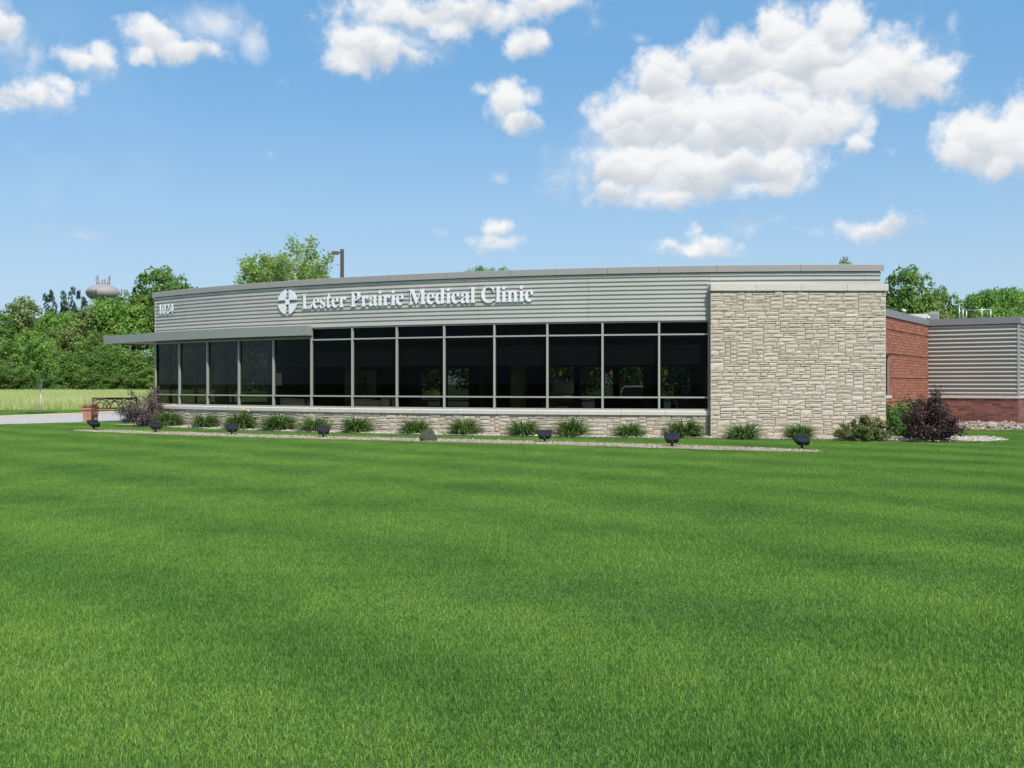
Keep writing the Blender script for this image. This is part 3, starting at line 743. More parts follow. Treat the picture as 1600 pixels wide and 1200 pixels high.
mb = MB(); mb.hexa([fbw(u, v, d) for v in (WIN[2], WIN[3]) for (u, d) in ((WIN[0], -.115), (WIN[1], -.115), (WIN[1], -.119), (WIN[0], -.119))]); mb.build('dark_backing', M['black'], sw)  # black sheet behind the pane stands in for the shaded window recess
# box: brick base, stone sill, ribbed metal, coping
ffr = wall_fn(C1, -UB, NW); LFR = 3.145; fsd = wall_fn(C2, UW, NB); LSD = 6.0
for fn, L_, nm in ((ffr, LFR, 'box_base'), (fsd, LSD, 'box_side_base')):
    mb = MB(); mb.hexa([fn(u, v, d) for v in (-.1, 1.07) for (u, d) in ((0, 0.0), (L_, 0.0), (L_, -.11), (0, -.11))])
    bb = mb.build(nm, M['brick_mortar'], clinic)
    bricks = list(brick_rows(fn, L_, 0.13, 1.065, 0.0935)); r_ = MB()
    for j, a, b, z0, z1 in bricks:
        if nm == 'box_base' or a < 1.3:
            mb = MB(); brick_into(mb, fn, a+.007, b-.007, z0+.008, z1-.008, 0.010, rng); mb.build('brick', M['brick_dark'], bb, origin=fn((a+b)/2, (z0+z1)/2, 0))
        else: brick_into(r_, fn, a+.005, b-.005, z0+.005, z1-.005, 0.014, rng)
    if r_.v: tag(r_.build('bricks', M['brick_dark'], bb), kind='stuff')
    cuts = [0, 1.2, 2.35, L_] if nm == 'box_base' else [0, 1.5, 3, 4.5, L_]
    for a, b in zip(cuts[:-1], cuts[1:]):
        ea = 0.0 if a else (0.06 if nm == 'box_side_base' else -0.05); eb = 0.0 if b < L_ else 0.06
        mb = MB(); mb.hexa([fn(u, v, d) for v in (1.072, 1.165) for (u, d) in ((a+.003-(0 if a else 0), .055), (b-.003, .055), (b-.003, -.1), (a+.003, -.1))]); mb.build('base_sill', M['cut_stone'], clinic)
def wave_profile(z0, z1, pitch, depth):
    n = max(1, round((z1-z0)/pitch)); p = (z1-z0)/n; pr = []
    for i in range(n):
        for q, dd in ((0.0, 0.0), (0.30, 0.05), (0.48, 1.0), (0.62, 1.0), (0.95, 0.12)):
            pr.append((-depth*(1-dd), z0+(i+q)*p))
    pr += [(-depth*.85, z1), (-.1, z1), (-.1, z0)]
    return pr
prf = wave_profile(1.166, WT-0.245, 0.155, 0.065)
for fn, cuts in ((ffr, [0.0, LFR-0.03]), (fsd, [0.03, 3.0, LSD])):
    for a, b in zip(cuts[:-1], cuts[1:]):
        mb = MB(); m = len(prf)
        mb.add([fn(a+.002, z, d+.03) for d, z in prf]+[fn(b-.002, z, d+.03) for d, z in prf], [(j, m+j, m+(j+1) % m, (j+1) % m) for j in range(m)]+[tuple(range(m)), tuple(range(2*m-1, m-1, -1))])
        mb.build('box_metal_panel', M['metal_box'], clinic)
mb = MB(); c = C2+Vector((0, 0, 0)); mb.obox(c+NW*.012+NB*.012-NW*.02-NB*.02+Vector((0,0,(1.166+WT-.245)/2)), UB*.035, UW*.035, Vector((0,0,(WT-.245-1.166)/2))); mb.build('corner_trim', M['metal_box'], clinic)
for fn, L_, cuts in ((fbw, LBW, [0, 4.2, 7.0, LBW-.005]), (ffr, LFR, [-0.0, 1.7, LFR+.06]), (fsd, LSD, [-.058, 2.6, LSD])):
    for a, b in zip(cuts[:-1], cuts[1:]):
        mb = MB(); mb.hexa([fn(u, v, d) for v in (WT-.243, WT) for (u, d) in ((a+.002, .06), (b-.002, .06), (b-.002, -.25), (a+.002, -.25))])
        mb.build('wing_coping', M['coping_dark'], clinic)

# ------------------------------------------------------------------ lettering
GL = {
'L': (667, ["M 19 0 L 19 19 C 75 24 91 40 91 100 L 91 576 C 91 636 75 652 19 657 L 19 676 L 335 676 L 335 657 C 265 652 247 636 247 576 L 247 90 C 247 45 262 34 320 34 L 370 34 C 500 34 560 90 600 210 L 637 210 L 620 0"]),
'e': (444, ["M 404 132 L 424 120 C 370 20 310 -14 240 -14 C 110 -14 25 80 25 225 C 25 375 115 473 245 473 C 350 473 420 400 425 262 L 164 262 C 170 130 220 68 300 68 C 345 68 375 85 404 132", "M 166 300 L 300 300 C 300 400 285 440 240 440 C 190 440 168 390 166 300"]),
's': (389, ["M 330 473 L 330 315 L 308 315 C 285 400 245 443 190 443 C 150 443 125 420 125 388 C 125 350 155 325 215 297 C 310 250 355 205 355 138 C 355 45 290 -14 205 -14 C 165 -14 120 3 90 3 C 75 3 65 -3 57 -14 L 35 -14 L 35 158 L 57 158 C 80 65 130 18 190 18 C 235 18 260 42 260 76 C 260 115 230 138 175 165 C 80 210 35 255 35 328 C 35 415 98 473 180 473 C 225 473 255 457 285 457 C 297 457 303 462 310 473"]),
't': (333, ["M 300 461 L 300 420 L 210 420 L 210 115 C 210 70 220 55 245 55 C 265 55 283 70 300 102 L 318 92 C 290 20 245 -12 185 -12 C 110 -12 70 30 70 108 L 70 420 L 18 420 L 18 437 C 90 490 140 545 190 630 L 210 630 L 210 461"]),
'r': (444, ["M 30 461 L 220 461 L 220 365 C 265 445 305 473 350 473 C 400 473 432 440 432 390 C 432 345 405 315 365 315 C 330 315 305 335 300 372 C 298 385 290 390 280 388 C 250 378 220 320 220 250 L 220 95 C 220 40 240 25 290 19 L 290 0 L 28 0 L 28 19 C 70 25 82 40 82 95 L 82 365 C 82 420 70 437 30 442"]),
'P': (611, ["M 20 676 L 300 676 C 480 676 590 605 590 485 C 590 355 490 285 320 285 L 262 285 L 262 100 C 262 40 280 25 345 19 L 345 0 L 20 0 L 20 19 C 80 25 95 40 95 100 L 95 576 C 95 636 80 652 20 657", "M 262 640 L 262 322 C 370 322 420 370 420 482 C 420 600 380 640 300 640"]),
'a': (500, ["M 488 50 C 465 10 430 -14 390 -14 C 340 -14 310 15 300 65 C 250 10 200 -14 140 -14 C 75 -14 30 28 30 92 C 30 180 110 235 290 290 L 290 350 C 290 410 265 440 222 440 C 190 440 165 425 165 402 C 165 385 195 375 195 340 C 195 300 165 275 125 275 C 85 275 55 303 55 342 C 55 420 135 473 240 473 C 360 473 430 420 430 320 L 430 100 C 430 70 438 58 455 58 C 462 58 468 60 476 66", "M 290 255 C 205 222 168 180 168 125 C 168 90 188 65 218 65 C 250 65 290 95 290 120"]),
'i': (278, ["M 20 461 L 205 461 L 205 95 C 205 40 218 25 262 19 L 262 0 L 15 0 L 15 19 C 55 25 66 40 66 95 L 66 365 C 66 420 55 437 20 442", "M 212 605 C 212 705 60 705 60 605 C 60 505 212 505 212 605"]),
'l': (278, ["M 20 676 L 205 676 L 205 95 C 205 40 218 25 262 19 L 262 0 L 15 0 L 15 19 C 55 25 66 40 66 95 L 66 580 C 66 636 55 652 20 657"]),
'd': (556, ["M 255 676 L 455 676 L 455 100 C 455 60 468 48 525 50 L 525 30 L 320 -14 L 315 -14 L 315 50 C 280 5 245 -14 205 -14 C 100 -14 25 85 25 225 C 25 375 105 473 210 473 C 250 473 285 458 315 425 L 315 580 C 315 640 302 655 255 657", "M 315 110 L 315 340 C 315 400 290 435 250 435 C 195 435 172 365 172 235 C 172 105 195 50 245 50 C 275 50 300 72 315 110"]),
'c': (444, ["M 405 130 C 355 25 300 -14 230 -14 C 105 -14 25 80 25 225 C 25 375 120 473 255 473 C 345 473 412 420 412 350 C 412 310 385 283 347 283 C 310 283 285 305 280 345 C 275 400 275 438 235 438 C 190 438 166 380 166 275 C 166 140 215 65 290 65 C 330 65 358 85 388 140"]),
'n': (556, ["M 22 461 L 212 461 L 212 395 C 255 450 295 473 345 473 C 430 473 478 415 478 310 L 478 95 C 478 40 490 25 535 19 L 535 0 L 295 0 L 295 19 C 330 25 340 40 340 95 L 340 320 C 340 375 322 400 288 400 C 262 400 238 382 214 348 L 214 95 C 214 40 224 25 258 19 L 258 0 L 20 0 L 20 19 C 64 25 75 40 75 95 L 75 365 C 75 420 64 437 22 442"]),
'M': (944, ["M 15 676 L 275 676 L 480 215 L 680 676 L 925 676 L 925 657 C 870 652 850 636 850 576 L 850 100 C 850 40 870 25 925 19 L 925 0 L 610 0 L 610 19 C 670 25 688 40 688 100 L 688 560 L 440 0 L 420 0 L 160 575 L 160 150 C 160 60 180 25 260 19 L 260 0 L 15 0 L 15 19 C 90 25 115 60 115 150 L 115 590 C 115 640 90 655 15 657"]),
'C': (722, ["M 685 110 C 620 25 530 -19 415 -19 C 190 -19 48 120 48 335 C 48 550 200 691 400 691 C 470 691 510 665 560 665 C 585 665 605 672 615 691 L 640 691 L 650 455 L 625 455 C 590 580 510 655 410 655 C 280 655 215 545 215 345 C 215 140 290 40 430 40 C 520 40 590 75 665 150"]),
'1': (500, ["M 60 560 L 60 575 L 320 688 L 330 688 L 330 95 C 330 40 350 25 425 19 L 425 0 L 75 0 L 75 19 C 165 25 185 40 185 95 L 185 490 C 185 555 170 575 140 575 C 115 575 90 565 60 560"]),
'0': (500, ["M 476 338 C 476 560 390 690 250 690 C 110 690 24 560 24 338 C 24 116 110 -14 250 -14 C 390 -14 476 116 476 338", "M 340 338 C 340 560 315 650 250 650 C 185 650 160 560 160 338 C 160 116 185 26 250 26 C 315 26 340 116 340 338"]),
'2': (500, ["M 475 175 L 425 0 L 25 0 L 25 15 C 220 230 310 350 310 470 C 310 550 270 595 205 595 C 140 595 95 565 55 490 L 25 495 C 60 620 140 688 250 688 C 370 688 445 610 445 510 C 445 400 370 310 190 130 L 385 130 C 420 130 440 145 455 175"]),
'4': (500, ["M 475 270 L 475 155 L 405 155 L 405 0 L 270 0 L 270 155 L 20 155 L 20 270 L 330 688 L 405 688 L 405 270", "M 270 270 L 270 510 L 92 270"]),
'9': (500, ["M 30 -10 C 250 20 330 120 335 270 C 300 230 260 215 210 215 C 100 215 25 310 25 440 C 25 590 115 690 245 690 C 390 690 475 580 475 400 C 475 170 310 0 30 -30", "M 330 440 C 335 580 310 655 250 655 C 190 655 165 590 165 470 C 165 340 190 265 250 265 C 285 265 330 290 330 440"]),
}
def outline(path):
    tk = path.split(); i = 0; pts = []
    while i < len(tk):
        c = tk[i]
        if c in 'ML': pts.append((float(tk[i+1]), float(tk[i+2]))); i += 3
        else:
            p0 = pts[-1]; q = [float(t) for t in tk[i+1:i+7]]
            for k in range(1, 8):
                t = k/7; a = (1-t)**3; b = 3*t*(1-t)**2; cc = 3*t*t*(1-t); d = t**3
                pts.append((a*p0[0]+b*q[0]+cc*q[2]+d*q[4], a*p0[1]+b*q[1]+cc*q[3]+d*q[5]))
            i += 7
    if math.hypot(pts[0][0]-pts[-1][0], pts[0][1]-pts[-1][1]) < 1: pts.pop()
    return pts
def solid_from_outlines(name, contours, thick, mat, parent):
    """filled, extruded plate from closed outlines (x, z) in metres; local x right, y into the wall"""
    cu = bpy.data.curves.new(name, 'CURVE'); cu.dimensions = '2D'; cu.fill_mode = 'BOTH'; cu.extrude = thick/2
    for pts in contours:
        sp = cu.splines.new('POLY'); sp.points.add(len(pts)-1); sp.use_cyclic_u = True
        for p, q in zip(sp.points, pts): p.co = (q[0], q[1], 0, 1)
    tmp = bpy.data.objects.new(name+'_outline', cu); COL.objects.link(tmp)
    dg = bpy.context.evaluated_depsgraph_get(); dg.update()
    me = bpy.data.meshes.new_from_object(tmp.evaluated_get(dg))
    bpy.data.objects.remove(tmp); bpy.data.curves.remove(cu)
    me.name = name; me.materials.clear(); me.materials.append(mat)
    me.transform(Matrix.Rotation(R_(90), 4, 'X'))
    o = bpy.data.objects.new(name, me); link(o, parent); return o
def mount(o, th, r, z, root):
    """stand a plate on the arc, facing out"""
    p = arc(th, r, z)-Vector(root.location)
    o.location = p; o.rotation_euler = (0, 0, -th)
R_FACE = RAD+0.045
def letters(text, th0, th1, z, cap, root, r, thick=0.05):
    adv = [GL[c][0] if c != ' ' else 230 for c in text]
    total = sum(adv); sc_ = cap/676.0; arclen = (th0-th1)*r; sx = arclen/total; u = 0
    for c, a in zip(text, adv):
        if c != ' ':
            cont = [[((x-a/2)*sx, y*sc_) for x, y in outline(p)] for p in GL[c][1]]
            o = solid_from_outlines('digit' if c.isdigit() else 'letter', cont, thick, M['white'], root)
            mount(o, th0-(u+a/2)*sx/r, r, z, root)
        u += a
root_p = arc(theta(650), R_FACE, 4.13)
sign = empty('clinic_name_sign', root_p, 'raised white serif letters reading Lester Prairie Medical Clinic on the metal parapet', 'sign')
letters('Lester Prairie Medical Clinic', theta(471, RAD+.1), theta(834, RAD+.1), 4.135, 0.485, sign, RAD+0.078, 0.028)
num = empty('address_number', arc(theta(258), R_FACE, 4.25), 'white street number 1024 on the parapet above the corner window', 'sign')
letters('1024', theta(246.8, RAD+.085), theta(270.6, RAD+.085), 4.255, 0.365, num, RAD+0.068, 0.018)
# round emblem: four quarters and a small square
TE = theta(448.5, RAD+.1)
emb = empty('round_emblem', arc(TE, R_FACE, 4.39), 'white round cross emblem in four quarters left of the clinic name', 'emblem')
ER, EG = 0.425, 0.065
for qx, qz in ((1, 1), (-1, 1), (-1, -1), (1, -1)):
    a0 = math.asin(EG/ER); pts = [(EG*qx, EG*qz)]
    for k in range(13):
        t = a0+(math.pi/2-2*a0)*k/12; pts.append((ER*math.cos(t)*qx, ER*math.sin(t)*qz))
    o = solid_from_outlines('quarter', [pts], 0.028, M['white'], emb); mount(o, TE, RAD+0.078, 4.39, emb)
o = solid_from_outlines('centre_square', [[(-.085, -.085), (.085, -.085), (.085, .085), (-.085, .085)]], 0.034, M['white'], emb); mount(o, TE, RAD+0.078, 4.39, emb)
# tops of letters standing on the far side of the canopy
cs_ = empty('canopy_sign', arc(theta(195, RAD-2.63), RAD-2.63, Z_C1+0.10), 'tops of white characters standing along the far edge of the entrance canopy', 'sign')
for k, (px_, g_) in enumerate(((190.5, '9'), (197.5, '9'))):
    cont = [[((x-250)*0.00052, y*0.00052*(1.0 if k == 0 else 0.82)) for x, y in outline(p)] for p in GL[g_][1]]
    th = theta(px_, RAD-2.63); o = solid_from_outlines('character', cont, 0.03, M['white'], cs_); mount(o, th, RAD-2.63, Z_C1+0.095, cs_)

# ------------------------------------------------------------------ floodlights in the gravel strip
def flood_mesh():
    root = empty('ground_floodlight', (0, 0, 0), None, 'floodlight', 'floodlights in the gravel strip')
    mb = MB(); mb.lathe([(0.065, 0), (0.065, 0.015), (0.035, 0.03), (0.03, 0.16)], n=14); mb.build('stem', M['black'], root, local=True)
    mb = MB(); mb.box(-0.045, 0.045, -0.05, 0.05, 0.12, 0.20); mb.tube([(-0.06, 0, 0.17), (0.06, 0, 0.17)], 0.028, 10); mb.build('knuckle', M['black'], root, local=True)
    # housing: wedge with rounded back, tilted towards the wall
    sec = [(-0.19, 0.10, 0.05), (-0.17, 0.17, 0.075), (-0.05, 0.205, 0.085), (0.10, 0.215, 0.085), (0.17, 0.22, 0.06)]
    mb = MB(); vs = []; k = 8
    for (y, hw, hh) in sec:
        for (sx_, sz_) in ((-1, -.6), (-.8, -1), (.8, -1), (1, -.6), (1, .6), (.85, 1), (-.85, 1), (-1, .6)): vs.append((sx_*hw, y, sz_*hh))
    fs = [(i*k+j, i*k+(j+1) % k, (i+1)*k+(j+1) % k, (i+1)*k+j) for i in range(len(sec)-1) for j in range(k)]+[tuple(range(k-1, -1, -1)), tuple((len(sec)-1)*k+j for j in range(k))]
    rot = Matrix.Rotation(R_(30), 3, 'X'); up = Vector((0, 0.01, 0.255))
    mb.add([rot @ Vector(v)+up for v in vs], fs)
    for q in range(-3, 4):                                       # cooling fins
        mb.add([rot @ Vector(v)+up for v in ((q*.05-.006,-.16,.06),(q*.05+.006,-.16,.06),(q*.05+.006,.10,.10),(q*.05-.006,.10,.10),(q*.05-.006,-.16,.08),(q*.05+.006,-.16,.08),(q*.05+.006,.10,.112),(q*.05-.006,.10,.112))], [(3,2,1,0),(4,5,6,7),(0,1,5,4),(1,2,6,5),(2,3,7,6),(3,0,4,7)])
    h = mb.build('housing', M['black'], root, local=True)
    mb = MB(); mb.add([rot @ Vector(v)+up for v in ((-.19,.172,-.045),(.19,.172,-.045),(.19,.172,.045),(-.19,.172,.045),(-.19,.178,-.045),(.19,.178,-.045),(.19,.178,.045),(-.19,.178,.045))], [(3,2,1,0),(4,5,6,7),(0,1,5,4),(1,2,6,5),(2,3,7,6),(3,0,4,7)]); mb.build('lens', M['lens'], h, local=True)
    mb = MB(); mb.add([rot @ Vector(v)+up for v in ((-.02,-.193,-.02),(.02,-.193,-.02),(.02,-.193,.005),(-.02,-.193,.005),(-.02,-.188,-.02),(.02,-.188,-.02),(.02,-.188,.005),(-.02,-.188,.005))], [(3,2,1,0),(4,5,6,7),(0,1,5,4),(1,2,6,5),(2,3,7,6),(3,0,4,7)]); mb.build('badge', M['steel'], h, local=True)
    return root
FL = [((147,672.5), 52, 'black floodlight at the end of the gravel strip in front of the bench and planter'),
      ((243,676.6), 40, 'black floodlight in front of the bronze purple shrub at the building corner'),
      ((362,680.5), 28, 'black floodlight in front of the third daylily clump from the building corner'),
      ((505,684.5), 20, 'black floodlight in front of the fifth daylily clump, under the canopy end'),
      ((851,692.5), -2, 'black finned floodlight between the dark rock and the next floodlight, below the ninth window clumps'),
      ((1050,699), -4, 'black floodlight in front of the last window before the stone end wall'),
      ((1253,702.6), 2, 'black floodlight in front of the stone end wall')]
fl0 = flood_mesh()
for i, ((x, y), rz, lab) in enumerate(FL):
    o = fl0 if i == 0 else copy_tree(fl0)
    p = ground(x, y); o.location = (p.x, p.y, 0.02); o.rotation_euler = (0, 0, R_(rz)); o.scale = (.88, .88, .88); o['label'] = lab

# dark rock beside the strip
def rock(name, loc, sx_, sy_, sz_, seed, mat, label, group=None, tint=0.5, sub=3):
    import bmesh
    bm = bmesh.new(); bmesh.ops.create_icosphere(bm, subdivisions=sub, radius=1.0)
    r = random.Random(seed); o3 = Vector((r.uniform(0, 50), r.uniform(0, 50), r.uniform(0, 50)))
    for v in bm.verts:
        c = v.co.copy(); k = 1+0.30*mnoise.noise(c*1.1+o3)+0.16*mnoise.noise(c*2.7+o3)+0.06*mnoise.noise(c*6+o3)
        v.co = Vector((c.x*sx_*k, c.y*sy_*k, max(-0.25, c.z*k)*sz_))
    me = bpy.data.meshes.new(name); bm.to_mesh(me); bm.free()
    me.attributes.new('tint', 'FLOAT', 'POINT').data.foreach_set('value', [tint]*len(me.vertices))
    me.materials.append(mat); o = bpy.data.objects.new(name, me); link(o); o.location = loc
    return tag(o, label, 'rock', group)
p = ground(669, 690.5); rock('rock', (p.x, p.y+.1, 0.03), 0.24, 0.2, 0.31, 3, M['rock_dark'], 'dark mottled rock standing on the gravel strip among the floodlights')

# ------------------------------------------------------------------ pebbles
def pebbles(name, polys, dens, smin, smax, seed, zfun=lambda P: 0.0, parent=None, keep=None, mat='gravel'):
    r = np.random.default_rng(seed); allc = []
    for poly in polys:
        q = np.array(poly); lo, hi = q.min(0), q.max(0)
        n = int((hi-lo).prod()*dens); P = r.uniform(lo, hi, (n, 2)); P = P[in_poly(P, poly)]
        if keep is not None: P = P[keep(P)]
        allc.append(P)
    P = np.vstack(allc); n = len(P)
    s = r.uniform(smin, smax, n)*(0.6+0.8*r.random(n)**3)
    base = np.array([(1,0,0),(0,1,0),(-1,0,0),(0,-1,0),(0,0,.75),(0,0,-.6)], float)
    tri = np.array([(0,1,4),(1,2,4),(2,3,4),(3,0,4),(1,0,5),(2,1,5),(3,2,5),(0,3,5)])
    ang = r.uniform(0, 6.28, n); st = r.uniform(0.6, 1.0, (n, 3)); jit = r.normal(0, .13, (n, 6, 3))
    V = (base[None]+jit)*st[:, None, :]*s[:, None, None]
    c, si = np.cos(ang)[:, None], np.sin(ang)[:, None]
    X = V[..., 0]*c-V[..., 1]*si; Y = V[..., 0]*si+V[..., 1]*c
    V = np.stack([X, Y, V[..., 2]], -1); z = 0.02+s*.25+zfun(P)
    V[..., 0] += P[:, 0, None]; V[..., 1] += P[:, 1, None]; V[..., 2] += (z if np.ndim(z) else np.full(n, z))[:, None]
    T = V[:, tri].reshape(-1, 3); tint = np.repeat(np.clip(r.normal(.5, .32, n), 0, 1), 8)
    return tag(np_mesh(name, T, 3, tint, M[mat], parent), kind='stuff')
o = pebbles('strip_gravel', [STRIP_POLY], 900, 0.018, 0.034, 1); o['label'] = 'narrow curved strip of tan river gravel holding the floodlights'; o['category'] = 'gravel'
o = pebbles('bed_gravel', [BED], 560, 0.022, 0.046, 2, mat='mulch', keep=lambda P: (np.hypot(P[:, 0]-CX, P[:, 1]-CY) > RAD+0.01) & (P[:, 1] < 38.5) & ~((P[:, 0] > 5.8) & (P[:, 0] < 10.9) & (P[:, 1] > 29.9)), zfun=lambda P: np.where(P[:, 0] > 14.2, np.clip((P[:, 1]-34.9)*0.072, 0, .20), 0.02)); o['label'] = 'pale stone mulch along the foot of the building'; o['category'] = 'gravel'
# the mound of mulch at the metal box
mb = MB(); mb.add([(14.2,35.0,.018),(18.3,35.0,.018),(20.5,35.6,.018),(25,39.5,.018),(24,46,.17),(18.75,37.45,.165),(15.95,39.35,.17),(14.0,36,.03)], [(0,1,5,6,7),(1,2,5),(2,3,4,5)]); tag(mb.build('mulch_mound', M['gravel_bed']), kind='structure')
o = pebbles('rock_mulch', [[(14.6,35.4),(18.3,35.15),(20.5,35.8),(24.5,39.4),(23,41),(18.75,37.4),(15.95,39.2)]], 60, 0.05, 0.085, 7, zfun=lambda P: np.clip((P[:, 1]-35.0)*0.060, 0, .16)-.01); o['label'] = 'coarse grey and tan rocks mulching the foot of the metal-clad box'; o['category'] = 'gravel'
RK = [((1551,663),.20,.16,.13,.8,'pale pinkish rock lying in the mulch below the brick base of the metal box'),((1561,659.5),.17,.15,.12,.1,'dark grey rock directly behind the pale rock below the metal box'),((1538,658),.24,.17,.10,.35,'broad grey rock near the dark purple shrub below the metal box'),((1544,663.5),.13,.1,.08,.0,'small dark rock beside the pale pinkish rock'),((1594,666.5),.20,.15,.10,.15,'dark rock at the outer corner of the metal box'),((1573,664.5),.11,.1,.07,.5,'small grey rock between the pale rock and the outer corner rock')]
for i, ((x, y), a, b, c, t, lab) in enumerate(RK):
    dd = 36.35+.5*(667-y)/9; p = Vector(((x-800)/F*dd, dd, 0)); rock('rock', (p.x, p.y, 0.018+(dd-35)*.06), a, b, c, 20+i, M['rock'], lab, 'rocks below the metal box', t, 2)

# ------------------------------------------------------------------ leaves and trees
def diamonds(C, N, S, r, aspect=0.6):
    """leaf-shaped quads at centres C facing N with size S"""
    n = len(C); N = N/np.linalg.norm(N, axis=1, keepdims=True)
    t = r.normal(size=(n, 3)); t -= N*(t*N).sum(1, keepdims=True); t /= np.linalg.norm(t, axis=1, keepdims=True)
    b = np.cross(N, t); S = S[:, None]
    V = np.stack([C-t*S, C-b*S*aspect+N*S*.12, C+t*S, C+b*S*aspect+N*S*.12], 1)
    return V.reshape(-1, 3)
def unit(r, n):
    v = r.normal(size=(n, 3)); return v/np.linalg.norm(v, axis=1, keepdims=True)
def crown_data(rx, ry, rz, cz, nclump, nleaf, leaf, seed, lumps=0.35, skirt=0.0, rc=(0.16, 0.30)):
    r = np.random.default_rng(seed)
    d = unit(r, nclump); d[:, 2] = np.where((d[:, 2] < -0.35) & (skirt == 0), -d[:, 2]*.6, d[:, 2])
    # a lumpy outline: a few big lobes
    lob = unit(r, 9); k = 1-lumps*.5+lumps*np.max(np.clip((d @ lob.T-0.55)/0.45, 0, 1)*r.uniform(.4, 1, 9)[None], 1)
    rad = (0.45+0.55*r.random(nclump)**0.45)*k
    c = d*rad[:, None]*np.array([rx, ry, rz])+np.array([0, 0, cz])
    mean = (rx*ry*rz)**(1/3); cr = mean*r.uniform(rc[0], rc[1], nclump)
    ld = unit(r, nclump*nleaf).reshape(nclump, nleaf, 3); ld[..., 2] = np.where(ld[..., 2] < -.6, -ld[..., 2]*.8, ld[..., 2])
    off = ld*(cr[:, None]*(0.55+0.55*r.random((nclump, nleaf))))[..., None]*np.array([1.0, 1.0, .95])
    C = (c[:, None]+off).reshape(-1, 3)
    N = (ld*.9+r.normal(0, .45, ld.shape)+np.array([0, 0, .25])).reshape(-1, 3)
    S = leaf*r.uniform(.55, 1.3, len(C))
    tint = np.clip(np.repeat(r.normal(.45, .3, nclump), nleaf)+r.normal(0, .22, len(C)), 0, 1)
    keep = C[:, 2] > 0.15
    return diamonds(C[keep], N[keep], S[keep], r), tint[keep]
def trunk_mb(h, rad, rx, seed, lean=0.0):
    r = random.Random(seed); mb = MB()
    p = [Vector((lean*h*t*t+0.04*h*math.sin(3*t+seed)*t, 0.03*h*math.sin(4*t+seed*2)*t, h*t)) for t in (0, .12, .3, .5, .7, .9)]
    mb.tube(p, [rad*1.25, rad, rad*.85, rad*.65, rad*.4, rad*.12], 9)
    for k in range(9):
        t = r.uniform(.25, .75); b = Vector((lean*h*t*t+0.04*h*math.sin(3*t+seed)*t, 0.03*h*math.sin(4*t+seed*2)*t, h*t)); a = r.uniform(0, 6.28); L_ = rx*r.uniform(.5, .85)
        q = [b, b+Vector((math.cos(a)*L_*.5, math.sin(a)*L_*.5, L_*.32)), b+Vector((math.cos(a)*L_, math.sin(a)*L_, L_*.75))]
        mb.tube(q, [rad*.42*(1.1-t), rad*.28*(1.1-t), rad*.06], 6)
    return mb
def tree_proto(name, leafmat, rx, rz, cz, h, nclump, nleaf, leaf, seed, **k):
    root = empty(name, (0, 0, 0), None, 'tree')
    trunk_mb(h, 0.022*h, rx, seed).build('trunk', M['bark'], root, local=True)
    V, t = crown_data(rx, rx*.95, rz, cz, nclump, nleaf, leaf, seed, **k)
    np_mesh('crown', V, 4, t, leafmat, root)
    root['top'] = float(np.percentile(V[:, 2], 99.8)); root['half'] = float(np.percentile(np.hypot(V[:, 0], V[:, 1]), 98))
    return root
PROTO = {  # all about 10 m tall, scaled on placing
 'round': lambda: tree_proto('broadleaf_tree', LEAF['forest'], 3.4, 3.9, 6.1, 8.8, 120, 105, .17, 11, lumps=.45),
 'irregular': lambda: tree_proto('broadleaf_tree', LEAF['forest_olive'], 3.3, 4.3, 5.7, 9.2, 125, 100, .17, 23, lumps=.7),
 'bushy': lambda: tree_proto('broadleaf_tree', LEAF['forest'], 4.2, 4.9, 5.0, 8.6, 150, 100, .18, 37, lumps=.5, skirt=1.0),
 'dark': lambda: tree_proto('dark_tree', LEAF['dark'], 2.2, 4.4, 5.6, 9.6, 46, 75, .17, 41, lumps=.9, rc=(.16, .30)),
 'bright': lambda: tree_proto('broadleaf_tree', LEAF['bright'], 3.9, 4.2, 5.8, 8.8, 130, 105, .16, 53, lumps=.55),
}
made = {}
def place_tree(kind, x, topy, d, widthpx, label, group, rz=0.0):
    """stand a tree at distance d below photo column x; height from its top row, spread from its width"""
    first = kind not in made
    if first: made[kind] = PROTO[kind]()
    o = made[kind] if first else copy_tree(made[kind])
    rxk = o['half']
    h = CAMZ+(600-topy)/F*d; w = widthpx/F*d
    o.location = ((x-800)/F*d, d, 0); o.scale = (w/2/rxk, w/2/rxk, h/o['top']); o.rotation_euler = (0, 0, rz)
    o['label'] = label; o['category'] = 'tree'; o['group'] = group
    return o
WOOD = 'woodland trees beyond the field'
FOREST = [ # kind, x, top row, distance, width px
 ('bushy',-60,500,150,120),('round',-10,484,156,110),('irregular',46,466,160,95),('bushy',20,530,146,100),('bushy',-45,540,144,100),
 ('bright',92,486,158,90),('bushy',75,545,143,95),('irregular',142,482,154,90),('bushy',128,548,142,85),
 ('bright',178,466,156,110),('bushy',178,540,143,100),('round',244,418,164,112),('irregular',208,456,161,90),('round',272,440,160,110),('bushy',230,545,143,100),
 ('bushy',285,520,145,110),('irregular',330,470,158,120),('bushy',345,520,146,120),('round',400,480,158,120),('irregular',110,512,150,90),('bright',60,520,149,85),
 ('bushy',160,520,149,90),('round',-110,480,156,130),('bushy',-110,530,145,130),('bushy',50,572,140,70),('bushy',105,575,140,70),('bushy',155,572,140,75),('bushy',205,575,140,75),('bushy',0,570,140,80),('bushy',250,575,140,75)]
rt = random.Random(77)
ORD = ['first', 'second', 'third', 'fourth', 'fifth', 'sixth', 'seventh', 'eighth', 'ninth', 'tenth', 'eleventh', 'twelfth', 'thirteenth']
ROWS = {'front': 'low leafy tree at the field edge of the woodland, %s counting from the building corner', 'middle': '%s bushy tree of the woodland middle row, counting from the building corner', 'back': '%s tall tree of the woodland back row, counting from the building corner'}
